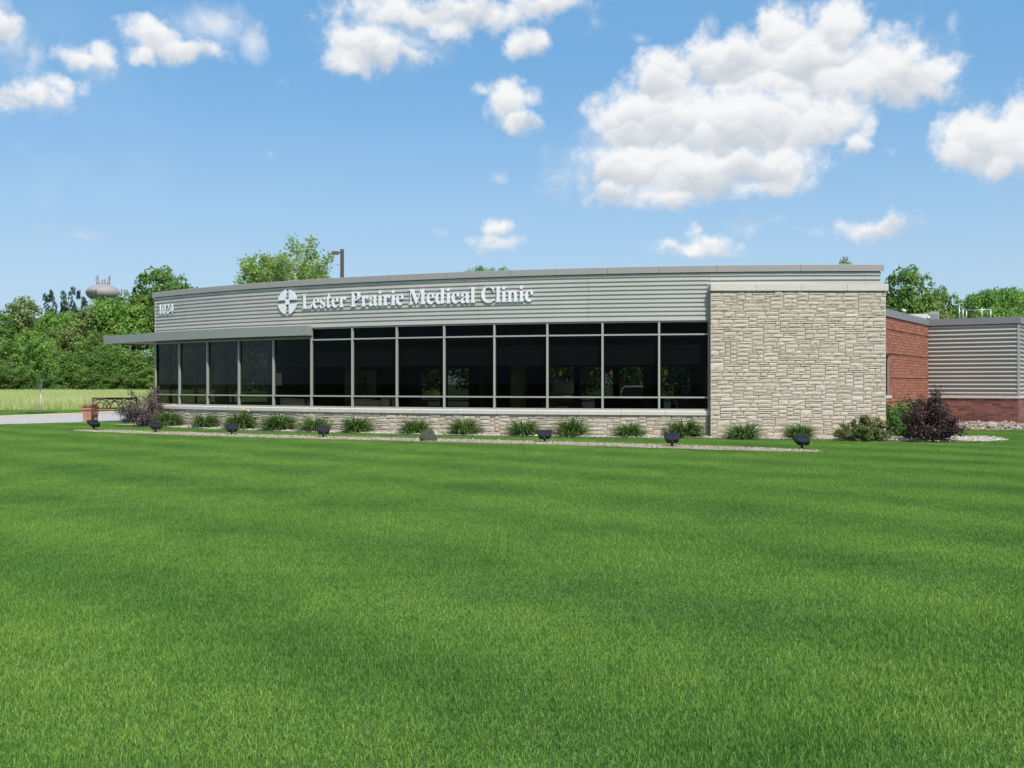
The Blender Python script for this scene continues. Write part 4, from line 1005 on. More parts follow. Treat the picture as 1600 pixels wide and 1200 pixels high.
def row_of(t): return 'front' if t[2] >= 568 else 'middle' if t[2] >= 508 else 'back'
order = {r_: sorted((t for t in FOREST if row_of(t) == r_), key=lambda t: -t[1]) for r_ in ROWS}
for i, t in enumerate(FOREST):
    k, x, ty, d, w = t; r_ = row_of(t); lab = ROWS[r_] % ORD[order[r_].index(t)]
    place_tree(k, x, ty, d, w, lab, WOOD, rt.uniform(0, 6.28))
for x, ty, w, d, lab in ((82,454,30,176,'narrow dark tree standing above the woodland, farthest of three from the water tower'),(108,448,34,178,'narrow dark open tree above the woodland, middle of the three dark ones'),(129,464,34,180,'low dark tree just beside the water tank')):
    place_tree('dark', x, ty, d, w, lab, 'dark trees above the woodland', rt.uniform(0, 6.28))
BT = 'trees behind the right wing'
for kind, x, ty, d, w, lab in (('round',1412,418,104,100,'tall dense green tree directly behind the stone end wall'),('round',1462,450,112,78,'green tree behind the brick wall, beside the gap of sky'),('irregular',1440,466,108,95,'lower olive tree behind the rooftop unit'),
   ('bright',1528,456,110,90,'bright green tree behind the roof railing'),('bright',1575,449,116,100,'bright green tree behind the metal-clad box, beyond the railing'),('bright',1625,452,108,90,'bright green tree behind the outer corner of the metal-clad box'),('irregular',1490,478,112,60,'low olive tree filling the gap behind the roof coping'),
   ('bright',1560,480,100,110,'low broad bright tree just above the box coping'),('irregular',1325,406,118,60,'tree whose tip barely shows above the parapet over the stone wall')):
    place_tree(kind, x, ty, d, w, lab, BT, rt.uniform(0, 6.28))
for x, w, lab in ((380,150,'bushy tree added beyond the parking lot to darken the window with the pale notice'),(520,150,'bushy tree added beyond the parking lot to darken the view past the easel'),(640,140,'bushy tree added beyond the parking lot to darken the middle windows'),(770,150,'bushy tree added as dark backdrop beyond the parking lot, behind the white car'),(890,150,'bushy tree added as dark backdrop beyond the parking lot, behind the silver car'),(1010,150,'bushy tree added as dark backdrop beyond the parking lot, behind the black car'),(1120,150,'bushy tree added as dark backdrop beyond the parking lot, behind the grey car')):
    place_tree('bushy', x, 462, 96, w*1.25, lab, 'trees added as a dark backdrop to the rear windows', rt.uniform(0, 6.28))  # added trees, blocking the bright sky seen through the rear windows
place_tree('bright', 738, 419.5, 108, 75, 'tree whose tips just show above the parapet over the words of the sign', 'treetops above the roofline', 1.2)
place_tree('bright', 778, 419, 112, 70, 'neighbouring treetop just showing above the parapet near the end of the sign', 'treetops above the roofline', 3.0)

def grown_tree(name, h, lead, spread, leaf, leafmat, bark, seed, trunk_h, density, rad, up=0.75):
    """branching tree: leaders, side branches, twigs, leaves along the twigs"""
    r = random.Random(seed); nr = np.random.default_rng(seed); mb = MB(); LC = []
    root = empty(name, (0, 0, 0), None, 'tree')
    mb.tube([(0, 0, 0), (0.02*h*.2, 0, trunk_h*.5), (0, 0.01, trunk_h)], [rad*1.2, rad, rad*.9], 9)
    def branch(p, d, L_, rr, lev):
        pts = [p]; q = p.copy(); dd = d.copy(); n = 5
        for i in range(n):
            dd = (dd+Vector((r.gauss(0, .13), r.gauss(0, .13), 0.05*up))).normalized(); q = q+dd*L_/n; pts.append(q.copy())
        mb.tube(pts, [rr*(1-.85*i/n) for i in range(n+1)], 6 if lev < 2 else 4, cap=False)
        if lev >= 2:
            for i in range(1, n+1):
                for _ in range(density): LC.append((pts[i]+Vector((r.gauss(0, .12), r.gauss(0, .12), r.gauss(0, .12)))*spread*.30, dd))
            return
        for i in range(1, n+1):
            for _ in range(2 if lev == 1 else 3):
                a = r.uniform(0, 6.28); side = Vector((math.cos(a), math.sin(a), 0)); nd = (dd*up+side*.8+Vector((0, 0, .25))).normalized()
                branch(pts[i], nd, L_*r.uniform(.28, .46)*(1.25-.12*i), rr*.4*(1.1-.12*i), lev+1)
    for k in range(lead):
        a = 6.28*k/lead+r.uniform(-.3, .3); s = 0 if k == 0 else 1
        d = Vector((math.cos(a)*.55*s, math.sin(a)*.55*s, 1)).normalized()
        branch(Vector((0, 0, trunk_h*(.9 if k else 1))), d, (h-trunk_h)*(.78 if k == 0 else r.uniform(.6, .74)), rad*.7, 0)
    mb.build('trunk', bark, root, local=True)
    C = np.array([tuple(c) for c, _ in LC]); n = len(C)
    N = nr.normal(0, .7, (n, 3))+np.array([.15, -.3, .6]); S = leaf*nr.uniform(.6, 1.25, n)
    np_mesh('crown', diamonds(C, N, S, nr, .55), 4, np.clip(nr.normal(.5, .28, n), 0, 1), leafmat, root)
    zt = C[:, 2].max(); root.scale = (1, 1, h/zt)
    return root, C
t1, _c = grown_tree('young_shade_tree', 9.85, 8, 3.4, .085, LEAF['light'], M['bark'], 21, 2.2, 5, .13)
t1.rotation_euler = (0, 0, R_(180)); t1.location = ((440-800)/F*54, 54, 0); sx_ = 3.8/np.abs(_c[:, 0]).max(); t1.scale = (sx_, sx_, t1.scale[2])
tag(t1, 'airy light green tree rising behind the parapet next to the light pole', 'tree')
t2, _c = grown_tree('street_tree', 4.45, 5, 1.5, .062, LEAF['bright'], M['bark_pale'], 12, 1.35, 3, .055)
p = ground(63.5, 647.5); sx_ = 1.45/np.abs(_c[:, 0]).max(); t2.scale = (sx_, sx_, t2.scale[2]); t2.location = p
tag(t2, 'slim young tree with a pale trunk on the grass beside the driveway', 'tree')

# ------------------------------------------------------------------ grass
def blades(n, size, hmin, hmax, wmin, wmax, seed, lean=0.5, centre=None):
    r = np.random.default_rng(seed)
    P = r.uniform(-size/2, size/2, (n, 2)) if centre is None else centre
    n = len(P); a = r.uniform(0, 6.283, n); h = r.uniform(hmin, hmax, n)*(0.75+.5*r.random(n)); w = r.uniform(wmin, wmax, n)
    la = r.uniform(0, 6.283, n); lm = np.abs(r.normal(0, lean, n)); lx, ly = np.cos(la)*lm*h, np.sin(la)*lm*h
    bx, by = np.cos(a)*w/2, np.sin(a)*w/2; z = np.zeros(n)
    base = np.stack([P[:, 0], P[:, 1], z-.005], 1)
    mid = base+np.stack([lx*.32, ly*.32, h*.58], 1); tip = base+np.stack([lx, ly, h*np.sqrt(np.clip(1-.35*lm**2, .25, 1))], 1); b = np.stack([bx, by, z], 1)
    quad = np.stack([base-b, base+b, mid+b*.85, mid-b*.85], 1); tri = np.stack([mid-b*.85, mid+b*.85, tip], 1)
    tint = np.clip(r.normal(.40, .33, n), 0, 1)
    return quad, tri, tint
def grass_object(name, tile, edge, scat, mat, label, cat):
    """own mesh = one tile of blades + blades along the edges + scatter points; nodes put the tile on the points"""
    me = bpy.data.meshes.new(name); parts = []; V = []; loops = []; starts = []; tint = []; off = 0; ls = 0
    for k, blk in enumerate((tile, edge)):
        if blk is None: continue
        q, t, ti = blk
        for arr, m in ((q, 4), (t, 3)):
            n = len(arr); V.append(arr.reshape(-1, 3)); parts.append(np.full(n*m, float(k))); loops.append(np.arange(n*m)+off)
            starts.append(np.arange(n)*m+ls); tint.append(ti); off += n*m; ls += n*m
    S, rot, scl = scat
    V.append(S); parts.append(np.full(len(S), 2.0)); V = np.vstack(V)
    me.vertices.add(len(V)); me.vertices.foreach_set('co', V.astype(np.float32).ravel())
    lo = np.concatenate(loops).astype(np.int32); st = np.concatenate(starts).astype(np.int32)
    me.loops.add(len(lo)); me.loops.foreach_set('vertex_index', lo); me.polygons.add(len(st)); me.polygons.foreach_set('loop_start', st)
    me.attributes.new('tint', 'FLOAT', 'FACE').data.foreach_set('value', np.concatenate(tint).astype(np.float32))
    me.attributes.new('part', 'FLOAT', 'POINT').data.foreach_set('value', np.concatenate(parts).astype(np.float32))
    pad = len(V)-len(S)
    me.attributes.new('rot', 'FLOAT_VECTOR', 'POINT').data.foreach_set('vector', np.vstack([np.zeros((pad, 3)), rot]).astype(np.float32).ravel())
    me.attributes.new('scl', 'FLOAT_VECTOR', 'POINT').data.foreach_set('vector', np.vstack([np.ones((pad, 3)), scl]).astype(np.float32).ravel())
    me.materials.append(mat); me.update(calc_edges=True)
    o = bpy.data.objects.new(name, me); link(o)
    g = bpy.data.node_groups.new(name+'_scatter', 'GeometryNodeTree')
    g.interface.new_socket('Geometry', in_out='INPUT', socket_type='NodeSocketGeometry'); g.interface.new_socket('Geometry', in_out='OUTPUT', socket_type='NodeSocketGeometry')
    N = g.nodes; L = g.links; gi = N.new('NodeGroupInput'); go = N.new('NodeGroupOutput')
    def attr(nm, t):
        a = N.new('GeometryNodeInputNamedAttribute'); a.data_type = t; a.inputs[0].default_value = nm; return [s for s in a.outputs if s.enabled][0]
    pa = attr('part', 'FLOAT')
    def sep(geo, thr):
        c = N.new('FunctionNodeCompare'); c.data_type = 'FLOAT'; c.operation = 'GREATER_THAN'; L.new(pa, c.inputs[0]); c.inputs[1].default_value = thr
        s = N.new('GeometryNodeSeparateGeometry'); s.domain = 'POINT'; L.new(geo, s.inputs[0]); L.new(c.outputs[0], s.inputs[1]); return s.outputs[0], s.outputs[1]
    pts, rest_ = sep(gi.outputs[0], 1.5); ed, tl = sep(rest_, 0.5)
    ip = N.new('GeometryNodeInstanceOnPoints'); L.new(pts, ip.inputs['Points']); L.new(tl, ip.inputs['Instance'])
    er = N.new('FunctionNodeEulerToRotation'); L.new(attr('rot', 'FLOAT_VECTOR'), er.inputs[0]); L.new(er.outputs[0], ip.inputs['Rotation']); L.new(attr('scl', 'FLOAT_VECTOR'), ip.inputs['Scale'])
    jn = N.new('GeometryNodeJoinGeometry'); L.new(ed, jn.inputs[0]); L.new(ip.outputs[0], jn.inputs[0]); L.new(jn.outputs[0], go.inputs[0])
    md = o.modifiers.new('scatter', 'NODES'); md.node_group = g
    return tag(o, label, cat, kind='stuff')
def corner_mask(P, half, polys):
    """0 = tile wholly free, 1 = touches an edge, 2 = wholly blocked"""
    hits = np.zeros(len(P), int); n = 0
    for dx in (-1, 0, 1):
        for dy in (-1, 0, 1):
            q = P+np.array([dx, dy])*half; b = np.zeros(len(P), bool)
            for po in polys: b |= in_poly(q, po)
            hits += b; n += 1
    return np.where(hits == 0, 0, np.where(hits == n, 2, 1))
TS = 0.5
xs = np.arange(-40, 40, TS)+TS/2; ys = np.arange(2.5, 48, TS)+TS/2
P = np.stack(np.meshgrid(xs, ys), -1).reshape(-1, 2)
P = P[np.abs(P[:, 0]) < 0.56*P[:, 1]+2.2]
FOOT = [(float(p.x), float(p.y)) for p in [arc(TH_L, RAD+.3, 0), arc(TH_S, RAD+.3, 0)]]+[(11, 30), (30, 60), (-10, 60)]
code = corner_mask(P, TS/2, BLOCKED+[FOOT])
PF = P[code == 0]; PE = P[code == 1]
rg = np.random.default_rng(9)
rot = np.zeros((len(PF), 3)); rot[:, 2] = rg.integers(0, 4, len(PF))*math.pi/2
hz = np.array([0.95+0.55*mnoise.noise(Vector((x*.45, y*.45, 3.1)))+0.35*mnoise.noise(Vector((x*1.3, y*1.3, 8.1))) for x, y in PF])
scl = np.ones((len(PF), 3)); scl[:, 2] = np.clip(hz, .6, 1.5)
SC = np.column_stack([PF, np.zeros(len(PF))])
xs2 = np.arange(-60, -10, 1.0)+.5; ys2 = np.arange(38, 66, 1.0)+.5
P2 = np.stack(np.meshgrid(xs2, ys2), -1).reshape(-1, 2); P2 = P2[(np.abs(P2[:, 0]) < .56*P2[:, 1]+3) & (P2[:, 0] < -13)]
c2 = corner_mask(P2, .55, BLOCKED+[FOOT]); inl = (P2[:, 1] < 48) & (np.array([not in_poly(P2[i:i+1], [(-60,10),(-30,39.2),(-23.5,47.05),(-21.76,52.2),(-20.6,60),(-19.2,70),(-80,70)])[0] for i in range(len(P2))]))
P2 = P2[(c2 == 0) & ~inl]
SC = np.vstack([SC, np.column_stack([P2, np.zeros(len(P2))])]); r2 = np.zeros((len(P2), 3)); r2[:, 2] = rg.integers(0, 4, len(P2))*math.pi/2
rot = np.vstack([rot, r2]); s2 = np.ones((len(P2), 3))*2; s2[:, 2] = 1.2; scl = np.vstack([scl, s2])
ce = (PE[:, None, :]+rg.uniform(-TS/2, TS/2, (len(PE), 620, 2))).reshape(-1, 2)
bad = np.zeros(len(ce), bool)
for po in BLOCKED+[FOOT]: bad |= in_poly(ce, po)
ce = ce[~bad]
grass_object('lawn_grass', blades(4200, TS*1.04, .024, .046, .0026, .0042, 1, .62), blades(0, 1, .03, .055, .007, .011, 2, .45, ce), (SC, rot, scl), GRASS, 'mown green lawn grass in front of the building', 'grass')
# tall pale grass of the field
xs = np.arange(-120, -6, 3.0); ys = np.arange(63.5, 140, 3.0)
P = np.stack(np.meshgrid(xs, ys), -1).reshape(-1, 2); P += rg.uniform(-.6, .6, P.shape); P = P[in_poly(P, FIELD_POLY) & (P[:, 0] > -.58*P[:, 1]-6)]
rot = np.zeros((len(P), 3)); rot[:, 2] = rg.uniform(0, 6.28, len(P)); scl = np.ones((len(P), 3)); scl[:, 2] = rg.uniform(.8, 1.15, len(P))
grass_object('field_grass', blades(1500, 3.8, .55, .85, .018, .035, 5, .35), None, (np.column_stack([P, np.zeros(len(P))]), rot, scl), FIELD, 'tall pale grass of the field before the woodland', 'grass')

# ------------------------------------------------------------------ daylilies
def daylily(seed, n=190, flowers=((0.1, -.1, .62),)):
    r = np.random.default_rng(seed); root = empty('daylily_clump', (0, 0, 0), None, 'plant', 'daylily clumps along the low stone wall')
    m = 6; Q = []; T = []
    a = r.uniform(0, 6.283, n); L_ = r.uniform(.38, .66, n); up = r.uniform(.35, 1.5, n); rr = .20*np.sqrt(r.random(n)); w = r.uniform(.009, .016, n)
    tw = r.uniform(-.5, .5, n)
    for i in range(n):
        d = np.array([math.cos(a[i]), math.sin(a[i]), 0]); s = np.array([-d[1], d[0], 0])*math.cos(tw[i])+np.array([0, 0, math.sin(tw[i])]); p = d*rr[i]; el = up[i]; pts = [p.copy()]
        for k in range(m):
            e = el-k*k*r.uniform(.02, .08); p = p+(d*math.cos(e)+np.array([0, 0, math.sin(e)]))*L_[i]/m; p[2] = max(p[2], .01); pts.append(p.copy())
        ws = [w[i]*q for q in (.9, 1, 1, .9, .75, .5, .08)]
        for k in range(m): Q += [pts[k]-s*ws[k], pts[k]+s*ws[k], pts[k+1]+s*ws[k+1], pts[k+1]-s*ws[k+1]]
        ti = min(1, max(0, r.normal(.4, .25))); T += [ti]*m
    np_mesh('leaves', np.array(Q), 4, T, LEAF['lily'], root)
    for (x, y, z) in flowers:
        mb = MB(); mb.tube([(x*.3, y*.3, .05), (x*.7, y*.7, z*.6), (x, y, z)], .004, 5); mb.build('flower_stem', M['twig'], root, local=True)
        mb = MB(); c = Vector((x, y, z)); ax = Vector((x*.8, y-.4, .7)).normalized(); u = ax.orthogonal().normalized(); v = ax.cross(u)
        for k in range(6):
            t = 6.283*k/6; d = u*math.cos(t)+v*math.sin(t); e = u*-math.sin(t)+v*math.cos(t)
            b0 = c+ax*.0; b1 = c+ax*.03+d*.016; b2 = c+ax*.045+d*.042
            mb.add([b0-e*.004, b0+e*.004, b1+e*.015, b2, b1-e*.015], [(0, 1, 2, 4), (4, 2, 3)], tint=.5)
        mb.build('flower', M['petal'], root, local=True)
    return root
LILY = [(266,666,46),(321,668,46),(377,670,54),(435,672,58),(493,673.5,52),(558,674.5,54),(648,678,50),(725,680,54),(819,680.5,54),(893,682,58),(984,685,52),(1071,687,62),(1163,688.5,60),(1249,688.5,52)]
lab_l = ['green daylily clump with a yellow flower, nearest the bronze purple shrub','green daylily clump second from the bronze purple shrub, without flowers','daylily clump with orange and yellow flowers, third from the bronze purple shrub','full green daylily clump behind the gap after the orange-flowered clump','daylily clump with a yellow flower beneath the end of the canopy','low wide daylily clump just past the end of the canopy','dense daylily clump behind the dark rock','rounded daylily clump next after the one behind the dark rock','daylily clump directly behind the finned floodlight, before the tall rounded clump','tall rounded daylily clump just past the finned floodlight','daylily clump with one orange flower above it','wide daylily clump beside the edge of the stone end wall','daylily clump alone before the middle of the stone end wall','daylily clump before the stone end wall, behind a floodlight, nearest the olive shrub']
fl_sets = [((.2,-.12,.62),),(),((-.35,-.1,.55),(.3,-.25,.46),(.14,-.2,.5)),(),((.12,.1,.68),),((-.25,.05,.6),),((-.4,-.1,.5),(.0,.1,.66)),(),(),(),((-.12,.15,.74),),(),(),()]
for i, ((x, y, w), lab) in enumerate(zip(LILY, lab_l)):
    o = daylily(100+i, 480+30*(i % 3), fl_sets[i])
    th = theta(x, RAD+.42) if x < 1100 else None
    p = arc(th, RAD+.46, 0) if th is not None else Vector(((x-800)/F*29.45, 29.45, 0))
    s = (w/F*p.y)/1.02; o.location = (p.x, p.y, .02); o.scale = (s, s, s*rt.uniform(.98, 1.18)); o['label'] = lab

# ------------------------------------------------------------------ shrubs
def shrub(name, label, loc, w, h, dpt, leafmat, n, leaf, seed, stems=14, bare=0.0, spike=0.2, cat='shrub'):
    r = random.Random(seed); nr = np.random.default_rng(seed); root = empty(name, loc, label, cat); mb = MB(); C = []; Nn = []
    tips = []
    for k in range(stems):
        a = r.uniform(0, 6.283); s = r.random()**.6; low = 1.0 if k % 5 < 3 else r.uniform(.3, .6)
        if low < 1: s = r.uniform(.6, 1.0)
        tip = Vector((math.cos(a)*w/2*s, math.sin(a)*dpt/2*s, h*math.sqrt(max(0.05, 1-s*s*.85))*r.uniform(1-spike, 1+spike*.4)*low))
        b = Vector((tip.x*.18, tip.y*.18, 0)); mid = b.lerp(tip, .5)+Vector((tip.x*.10, tip.y*.10, h*.08)); pts = [b, b.lerp(mid, .6), mid, mid.lerp(tip, .55), tip]
        mb.tube(pts, [.014, .012, .009, .006, .003], 5)
        for q in range(7):
            t = r.uniform(.3, .95); j = min(3, int(t*4)); p = pts[j].lerp(pts[j+1], t*4-j); d = Vector((r.gauss(0, 1), r.gauss(0, 1), r.uniform(.1, 1))).normalized()*h*r.uniform(.1, .24)
            mb.tube([p, p+d*.5+Vector((0, 0, .01)), p+d], [.005, .004, .002], 4, cap=False); tips.append((p, p+d))
        tips.append((pts[2], tip))
    per = n//len(tips)
    for a, b in tips:
        for _ in range(per):
            t = r.uniform(bare, 1.05); p = a.lerp(b, t)+Vector((r.gauss(0, 1), r.gauss(0, 1), r.gauss(0, 1)))*.045*max(h, .5)
            if p.z > .02: C.append(tuple(p))
    C = np.array(C); n = len(C); ctr = np.array([0, 0, h*.4]); N = (C-ctr)/np.array([w/2, dpt/2, h*.6])*.5+nr.normal(0, .55, (n, 3))+np.array([0, -.1, .3])
    mb.build('stems', M['twig'], root, local=True)
    np_mesh('foliage', diamonds(C, N, leaf*nr.uniform(.6, 1.3, n), nr, .55), 4, np.clip(nr.normal(.42, .28, n), 0, 1), leafmat, root)
    return root
p = ground(228, 666.5); shrub('ninebark_shrub', 'open bronze purple shrub with bare twigs at the building corner beside the bench', (p.x, p.y, .01), 2.15, 1.48, 1.5, LEAF['purple_grey'], 7200, .034, 5, 40, .10, .35)
p = ground(1355, 690.5); shrub('spirea_shrub', 'low spreading olive green shrub at the foot of the stone end wall corner', (p.x+.02, p.y+.25, .01), 1.85, .66, 1.4, LEAF['spirea'], 9500, .03, 6, 44, .1, .15)
p = Vector(((1410-800)/F*30.6, 30.6, 0)); shrub('green_shrub', 'rounded bright green shrub in the corner between stone wall and brick wall', (p.x, p.y, .01), 1.4, 1.12, 1.3, LEAF['green'], 8500, .04, 7, 36, .1, .12)
p = ground(1462, 692.0); shrub('purple_shrub', 'tall dark purple shrub in front of the metal-clad box', (p.x, p.y+.3, .01), 1.55, 1.32, 1.3, LEAF['purple'], 11000, .036, 14, 40, .1, .42)
p = Vector(((1418-800)/F*29.4, 29.4, 0)); shrub('grassy_perennial', 'small soft green perennial between the olive and the dark purple shrubs', (p.x, p.y, .01), .75, .42, .6, LEAF['green'], 1600, .028, 10, 14, .1, .2, 'plant')

# ------------------------------------------------------------------ bench and planter
bench = empty('garden_bench', ground(180, 659.5), 'brown metal garden bench with interlaced arches in its back, beside the driveway', 'bench', rz=R_(24)); bench.scale = (1.12, 1.12, 1.12)
BL, BH = 1.55, 0.92
def bpart(name, fn, m=None):
    mb = MB(); fn(mb); return mb.build(name, m or M['bench'], bench, local=True)
bpart('top_rail', lambda mb: mb.box(-BL/2-.02, BL/2+.02, .26, .32, BH-.07, BH))
bpart('lower_rail', lambda mb: mb.box(-BL/2, BL/2, .22, .26, .49, .54))
for sx_ in (-1, 1):
    bpart('leg', lambda mb: mb.tube([(sx_*BL/2, .22, 0), (sx_*BL/2, .22, .45), (sx_*BL/2, .29, BH)], .036, 8))
    bpart('leg', lambda mb: mb.tube([(sx_*BL/2, -.28, 0), (sx_*BL/2, -.28, .62)], .028, 8))
    bpart('arm_rest', lambda mb: mb.box(sx_*BL/2-.035, sx_*BL/2+.035, -.34, .24, .62, .66))
    bpart('side_panel', lambda mb: (mb.box(sx_*BL/2-.012, sx_*BL/2+.012, -.27, .21, .40, .445), mb.box(sx_*BL/2-.012, sx_*BL/2+.012, -.27, .21, .08, .12), [mb.box(sx_*BL/2-.01, sx_*BL/2+.01, y-.03, y+.03, .12, .62) for y in (-.2, -.1, 0, .1)]))
for k in range(7): bpart('seat_slat', lambda mb: mb.box(-BL/2, BL/2, -.27+k*.068, -.27+k*.068+.052, .43, .455))
for (c, rr) in ((-.52, .30), (-.52, .19), (0, .34), (0, .23), (.52, .30), (.52, .19), (-.26, .33), (.26, .33)):
    def arch(mb):
        pts = []
        for k in range(15):
            t = math.pi*k/14; x = c+rr*1.25*math.cos(t); z = .53+rr*1.05*math.sin(t)
            if -BL/2 < x < BL/2 and z < BH-.03: pts.append((x, .24+(z-.53)*.13, z))
        mb.tube(pts, .017, 6)
    bpart('back_arch', arch)
pl = empty('planter_box', ground(141.5, 659.0), 'square terracotta planter box with flowers at the end of the bench', 'planter', rz=R_(18)); pl.scale = (1.12, 1.12, 1.12)
mb = MB(); mb.add([(-.23,-.23,0),(.23,-.23,0),(.23,.23,0),(-.23,.23,0),(-.27,-.27,.5),(.27,-.27,.5),(.27,.27,.5),(-.27,.27,.5)], [(3,2,1,0),(0,1,5,4),(1,2,6,5),(2,3,7,6),(3,0,4,7)]); mb.build('box', M['planter'], pl, local=True)
mb = MB()
for (x0, x1, y0, y1) in ((-.30,.30,-.30,-.24),(-.30,.30,.24,.30),(-.30,-.24,-.239,.239),(.24,.30,-.239,.239)): mb.box(x0, x1, y0, y1, .46, .53)
mb.build('rim', M['planter'], pl, local=True)
mb = MB(); mb.box(-.245, .245, -.245, .245, .40, .47); mb.build('soil', M['soil'], pl, local=True)
nr = np.random.default_rng(4); C = np.column_stack([nr.uniform(-.28, .28, 500), nr.uniform(-.28, .28, 500), .49+nr.random(500)*.13])
np_mesh('plant_leaves', diamonds(C, nr.normal(0, .6, (500, 3))+np.array([0, -.2, .6]), .028*nr.uniform(.6, 1.2, 500), nr), 4, nr.random(500), LEAF['green'], pl)
C = np.column_stack([nr.uniform(-.28, .28, 160), nr.uniform(-.28, .28, 160), .56+nr.random(160)*.11])
np_mesh('blossoms', diamonds(C, nr.normal(0, .5, (160, 3))+np.array([0, -.4, .6]), .03*nr.uniform(.6, 1.2, 160), nr, .9), 4, nr.random(160), M['petal_red'], pl)

# ------------------------------------------------------------------ light pole, water tower, roof things
lp = empty('light_pole', ((534.5-800)/F*56, 56, 0), 'square bronze light pole with a single shoebox lamp behind the parapet', 'street lamp')
ZP = CAMZ+(600-389.5)/F*56
mb = MB(); mb.box(-.09, .09, -.09, .09, .5, ZP); mb.build('pole', M['pole'], lp, local=True)
mb = MB(); mb.lathe([(.28, 0), (.28, .6)], n=18); mb.build('base', M['concrete'], lp, local=True)
mb = MB(); mb.box(-.24, -.09, -.035, .035, ZP-.22, ZP-.14); mb.build('arm', M['pole'], lp, local=True)
mb = MB(); mb.hexa([(-.60,-.15,ZP-.28),(-.2,-.15,ZP-.28),(-.2,.15,ZP-.28),(-.60,.15,ZP-.28),(-.53,-.12,ZP-.11),(-.22,-.12,ZP-.11),(-.22,.12,ZP-.11),(-.53,.12,ZP-.11)]); lh = mb.build('lamp_head', M['pole'], lp, local=True)
mb = MB(); mb.box(-.55, -.25, -.12, .12, ZP-.286, ZP-.281); mb.build('lens', M['lens'], lh, local=True)

WD = 410.0
wt = empty('water_tower', ((161-800)/F*WD, WD, 0), 'grey water tower with a flattened round tank rising behind the woodland', 'water tower')
zc = CAMZ+(600-458)/F*WD; ra = 25/F*WD; rb = 14/F*WD
prof = [(ra*math.cos(t), zc+rb*math.sin(t)) for t in [R_(a) for a in range(-88, 89, 8)]]
mb = MB(); mb.lathe([(2.2, zc-rb-.4)]+prof+[(.3, zc+rb+.1)], n=40); tank = mb.build('tank', M['tank'], wt, local=True)
mb = MB(); mb.lathe([(4.2, 0), (2.6, 4), (2.3, 8), (2.3, zc-rb-2.5), (3.4, zc-rb+.9)], n=28); mb.build('pedestal', M['tank'], wt, local=True)
for k, (a, hh) in enumerate(((-2.6, 2.6), (-1.7, 3.2), (-.5, 1.5), (.8, 1.6), (1.8, 2.7), (2.6, 3.0))):
    x = a; mb = MB(); mb.tube([(x*.95, 0, zc+rb-.5), (x*1.12, (-1)**k*.6, zc+rb+hh)], .16, 6); mb.box(x*1.12-.24, x*1.12+.24, (-1)**k*.6-.2, (-1)**k*.6+.2, zc+rb+hh-1.1, zc+rb+hh+.3); mb.build('antenna', M['tank'], wt, local=True)
mb = MB(); mb.lathe([(2.9, zc+rb-.55), (2.9, zc+rb-.35)], n=24); mb.tube([(2.7*math.cos(t), 2.7*math.sin(t), zc+rb+.45) for t in [6.283*k/20 for k in range(20)]], .07, 5, closed=True); mb.build('roof_rail', M['tank'], wt, local=True)
def tank_word(word, a0, a1, z0, cap):
    fc = bpy.data.curves.new('tank_word', 'FONT'); fc.body = word; fc.size = 1.0; fc.offset = 0.012
    tmp = bpy.data.objects.new('tank_word_outline', fc); COL.objects.link(tmp); dg = bpy.context.evaluated_depsgraph_get(); dg.update()
    me = bpy.data.meshes.new_from_object(tmp.evaluated_get(dg)); bpy.data.objects.remove(tmp); bpy.data.curves.remove(fc)
    import bmesh
    bm = bmesh.new(); bm.from_mesh(me); bmesh.ops.subdivide_edges(bm, edges=bm.edges[:], cuts=2, use_grid_fill=True); 
    xs_ = [v.co.x for v in bm.verts]; ys_ = [v.co.y for v in bm.verts]; x0, x1, y1 = min(xs_), max(xs_), max(ys_)
    for v in bm.verts:
        t = a0+(a1-a0)*(v.co.x-x0)/(x1-x0); z = z0+cap*v.co.y/y1
        rr = ra*math.sqrt(max(.01, 1-((z-zc)/rb)**2))*1.02+.22
        v.co = Vector((rr*math.sin(t), -rr*math.cos(t), z))
    bm.to_mesh(me); bm.free(); me.name = 'lettering'; me.materials.clear(); me.materials.append(M['tank_dark'])
    o = bpy.data.objects.new('lettering', me); link(o, tank); return o
lt = tank_word('PRAIRIE', R_(-57), R_(3), zc-.75, 1.45)

RTZ = WT-0.15
def roof_pt(x, d): return Vector(((x-800)/F*d, d, RTZ))
rl = empty('roof_railing', roof_pt(1523, 42.5), 'galvanised guard railing round the roof hatch of the metal-clad box', 'railing')
A = roof_pt(1499, 40.6); B = roof_pt(1510, 42.4); Cc = roof_pt(1548, 42.0); Bm = roof_pt(1534, 42.15)
A.z = B.z = Cc.z = Bm.z = 0; hz_ = 0.76
base = Vector((rl.location.x, rl.location.y, 0)); pts = [q-base for q in (A, B, Bm, Cc)]
for q, hh in zip(pts, (.62, .5, .62, .56)):
    mb = MB(); mb.tube([q, q+Vector((0, 0, hz_+(.08 if q is pts[2] else .0)))], .022, 8); mb.build('post', M['steel'], rl, local=True)
mb = MB(); q = (pts[0]+pts[1])/2; mb.tube([q, q+Vector((0, 0, hz_))], .022, 8); mb.build('post', M['steel'], rl, local=True)
mb = MB(); mb.tube([pts[0]+Vector((0, 0, hz_)), pts[1]+Vector((0, 0, hz_))], .022, 8); mb.build('top_rail', M['steel'], rl, local=True)
mb = MB(); mb.tube([pts[1]+Vector((0, 0, hz_-.03)), pts[3]+Vector((0, 0, hz_-.03))], .022, 8); mb.build('top_rail', M['steel'], rl, local=True)
un = empty('rooftop_unit', roof_pt(1441, 43.2), 'long low pale rooftop unit with a boxy end behind the coping', 'rooftop unit', rz=R_(-12))
mb = MB(); mb.box(-1.3, .22, -.35, .35, 0, .62); mb.build('duct', M['unit'], un, local=True)
mb = MB(); mb.box(.222, .60, -.4, .4, 0, .70); e_ = mb.build('end_box', M['steel'], un, local=True)
